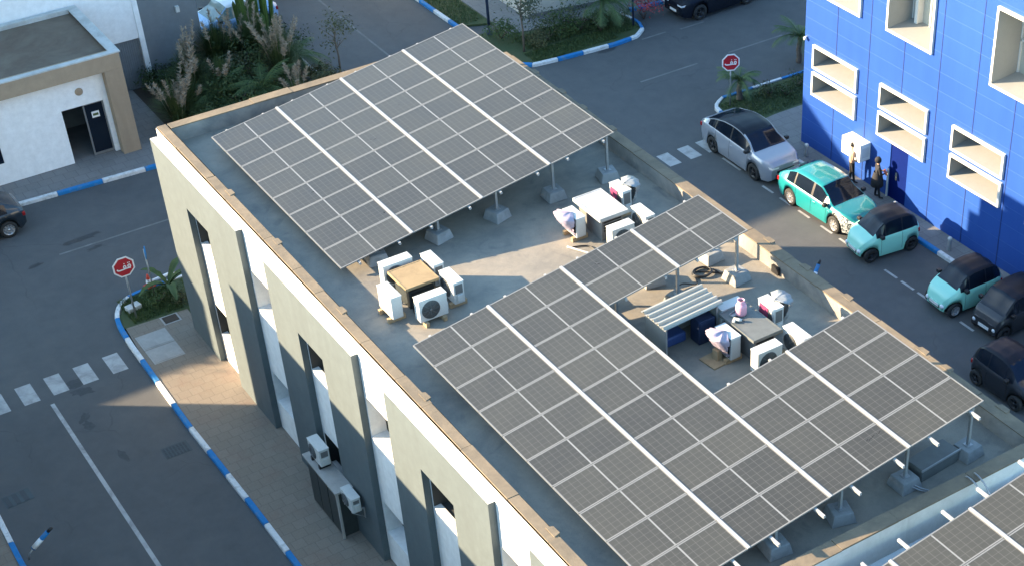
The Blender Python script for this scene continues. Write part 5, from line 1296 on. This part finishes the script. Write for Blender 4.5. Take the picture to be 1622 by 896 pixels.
young_tree((25.2, 62.4, 0), 2.7, .75, 'thin olive young tree by the road behind the parapet', 'leaf_olive', 31, 420, .13)
# left corner
banana((12.8, 50.35, .1), 'broad leaved green plant at the facade corner behind the cone', 41, 6, 1.5, wid=.15)
shrub((12.3, 50.2, .1), .5, .5, 'low grass green bush in front of the broad leaved plant', 'leaf_mid', 42, 420, .1)
shrub((12.95, 49.75, .1), .35, .45, 'reddish low bush touching the facade corner', 'leaf_olive', 43, 260, .1)
# far bed
young_tree((32.75, 59.6, .1), 3.0, .75, 'small round topped tree with a thin trunk by the far kerb', 'leaf_grey', 51, 800, .13)
for i, (x, y, rd, h, mt_, lab) in enumerate(((32.6, 61.3, .8, .9, 'leaf_mid', 'bright green shrub at the left end of the far bed'), (34.2, 59.9, .8, 1.0, 'leaf_dark', 'dark shrub right of the round topped tree'), (35.0, 60.1, .8, 1.1, 'leaf_mid', 'green shrub in the middle of the far bed'), (35.9, 59.9, .9, 1.2, 'leaf_dark', 'dark shrub left of the far palm'), (36.6, 59.3, .6, .9, 'leaf_dark', 'small dark shrub under the far palm'), (33.6, 59.6, .6, .7, 'leaf_olive', 'olive shrub in the far bed near the kerb'), (37.5, 59.6, .5, .6, 'leaf_olive', 'low shrub near the thin green post'))):
    shrub((x, y, .1), rd, h, lab, mt_, 60 + i, 750, .12, 'shrubs in the far bed')
palm((36.9, 59.6, .1), 1.3, 1.9, 'palm with upright fronds in the far bed', 71, 20)
shrub((39.0, 59.4, 0), .75, .9, 'red flowering bush at the kerb tip by the black SUV', 'red_flower', 72, 500, .11)
palm((37.75, 50.35, .1), .9, 1.25, 'young palm right behind the far stop sign', 73, 16)
palm((41.9, 51.6, 0.1), 1.2, 1.5, 'palm half hidden behind the corner of the blue building', 74, 16)
for i, (x, y, rd, h, mt_, lab) in enumerate(((39.0, 49.9, .45, .5, 'leaf_olive', 'yellowish bush on the far grass island'), (39.6, 49.5, .5, .5, 'leaf_dark', 'dark bush on the far grass island near the blue corner'), (40.5, 49.9, .6, .6, 'leaf_dark', 'dark bush deepest on the far grass island'))):
    shrub((x, y, .1), rd, h, lab, mt_, 80 + i, 320, .1, 'bushes on the far grass island')
# trees outside the frame whose crowns feather the strip of sun on the left road
young_tree((-4.6, 60.6, 0.1), 7.6, 1.7, 'tall street tree beside the ochre block left of the gatehouse', 'leaf_mid', 91, 1600, .3)
# grass tufts
def tufts(name, areas, n, seed):
    r = random.Random(seed); mb = MB(); wts = [a[4] for a in areas]
    for _ in range(n):
        x0, x1, y0, y1, _w = r.choices(areas, wts)[0]; x, y = r.uniform(x0, x1), r.uniform(y0, y1); a = r.uniform(0, 6.28); h = r.uniform(.04, .13); dx, dy = math.cos(a), math.sin(a)
        mb.add([(x - dy * .015, y + dx * .015, .095), (x + dy * .015, y - dx * .015, .095), (x + dx * h * .6, y + dy * h * .6, .1 + h)], [(0, 1, 2)])
    o = mb.build(name, M['leaf_mid']); o['kind'] = 'stuff'; tag(o, 'short grass blades covering the lawns and bed edges', 'grass'); return o
tufts('grass', [(11.1, 12.9, 49.45, 51.1, 3), (13, 24, 47.95, 51.1, 3), (31.7, 33, 63.6, 72, 4), (32.6, 36.9, 58.3, 59.4, 4), (37, 38.2, 58.6, 60.2, 1), (33, 37, 59.6, 61, 3), (36.75, 45, 48.6, 50.5, 6)], 26000, 5)

# ------------------------------------------------------------------ light, sky, camera
AZ, EL = -37.0, 18.3                                   # direction the light travels (azimuth) and sun elevation
d = Vector((math.cos(R_(AZ)) * math.cos(R_(EL)), math.sin(R_(AZ)) * math.cos(R_(EL)), -math.sin(R_(EL))))
sun = bpy.data.lights.new('sun', 'SUN'); sun.energy = 5.0; sun.angle = R_(.53); sun.color = (1, .76, .49)
so = bpy.data.objects.new('sun', sun); COL.objects.link(so); so.rotation_euler = d.to_track_quat('-Z', 'Y').to_euler(); so.location = (-40, 60, 60)
w = bpy.data.worlds.new('World'); scene.world = w; w.use_nodes = True; nt = w.node_tree
sky = nt.nodes.new('ShaderNodeTexSky'); sky.sky_type = 'NISHITA'; sky.sun_disc = False; sky.sun_elevation = R_(EL)
sv = -d; sky.sun_rotation = math.atan2(sv.x, sv.y); sky.air_density = 1.0; sky.dust_density = .6; sky.ozone_density = 1.5
bg = nt.nodes['Background']; wb_ = nt.nodes.new('ShaderNodeMix'); wb_.data_type = 'RGBA'; wb_.blend_type = 'MULTIPLY'; wb_.inputs[0].default_value = 1; wb_.inputs[7].default_value = (.9, 1.04, 1.02, 1)
nt.links.new(sky.outputs[0], wb_.inputs[6]); nt.links.new(wb_.outputs[2], bg.inputs['Color']); bg.inputs['Strength'].default_value = .136
cam = bpy.data.cameras.new('camera'); co = bpy.data.objects.new('camera', cam); COL.objects.link(co); scene.camera = co
CR = [[0.81840785, -0.5745696, -0.00885249], [-0.36418863, -0.50670505, -0.78141963], [0.44449436, 0.64274393, -0.62394311]]
co.matrix_world = Matrix(((CR[0][0], -CR[1][0], -CR[2][0], 0), (CR[0][1], -CR[1][1], -CR[2][1], 0), (CR[0][2], -CR[1][2], -CR[2][2], 32.89), (0, 0, 0, 1)))
cam.sensor_fit = 'HORIZONTAL'; cam.sensor_width = 36; cam.lens = 2624.15 / 1622 * 36; cam.shift_x = -(1086.05 - 811) / 1622; cam.shift_y = (672.77 - 448) / 1622
cam.clip_start = .5; cam.clip_end = 3000
vs = scene.view_settings; vs.view_transform = 'Standard'; vs.look = 'None'; vs.exposure = 2.25; vs.gamma = 1; vs.use_curve_mapping = False
scene.cycles.max_bounces = 6
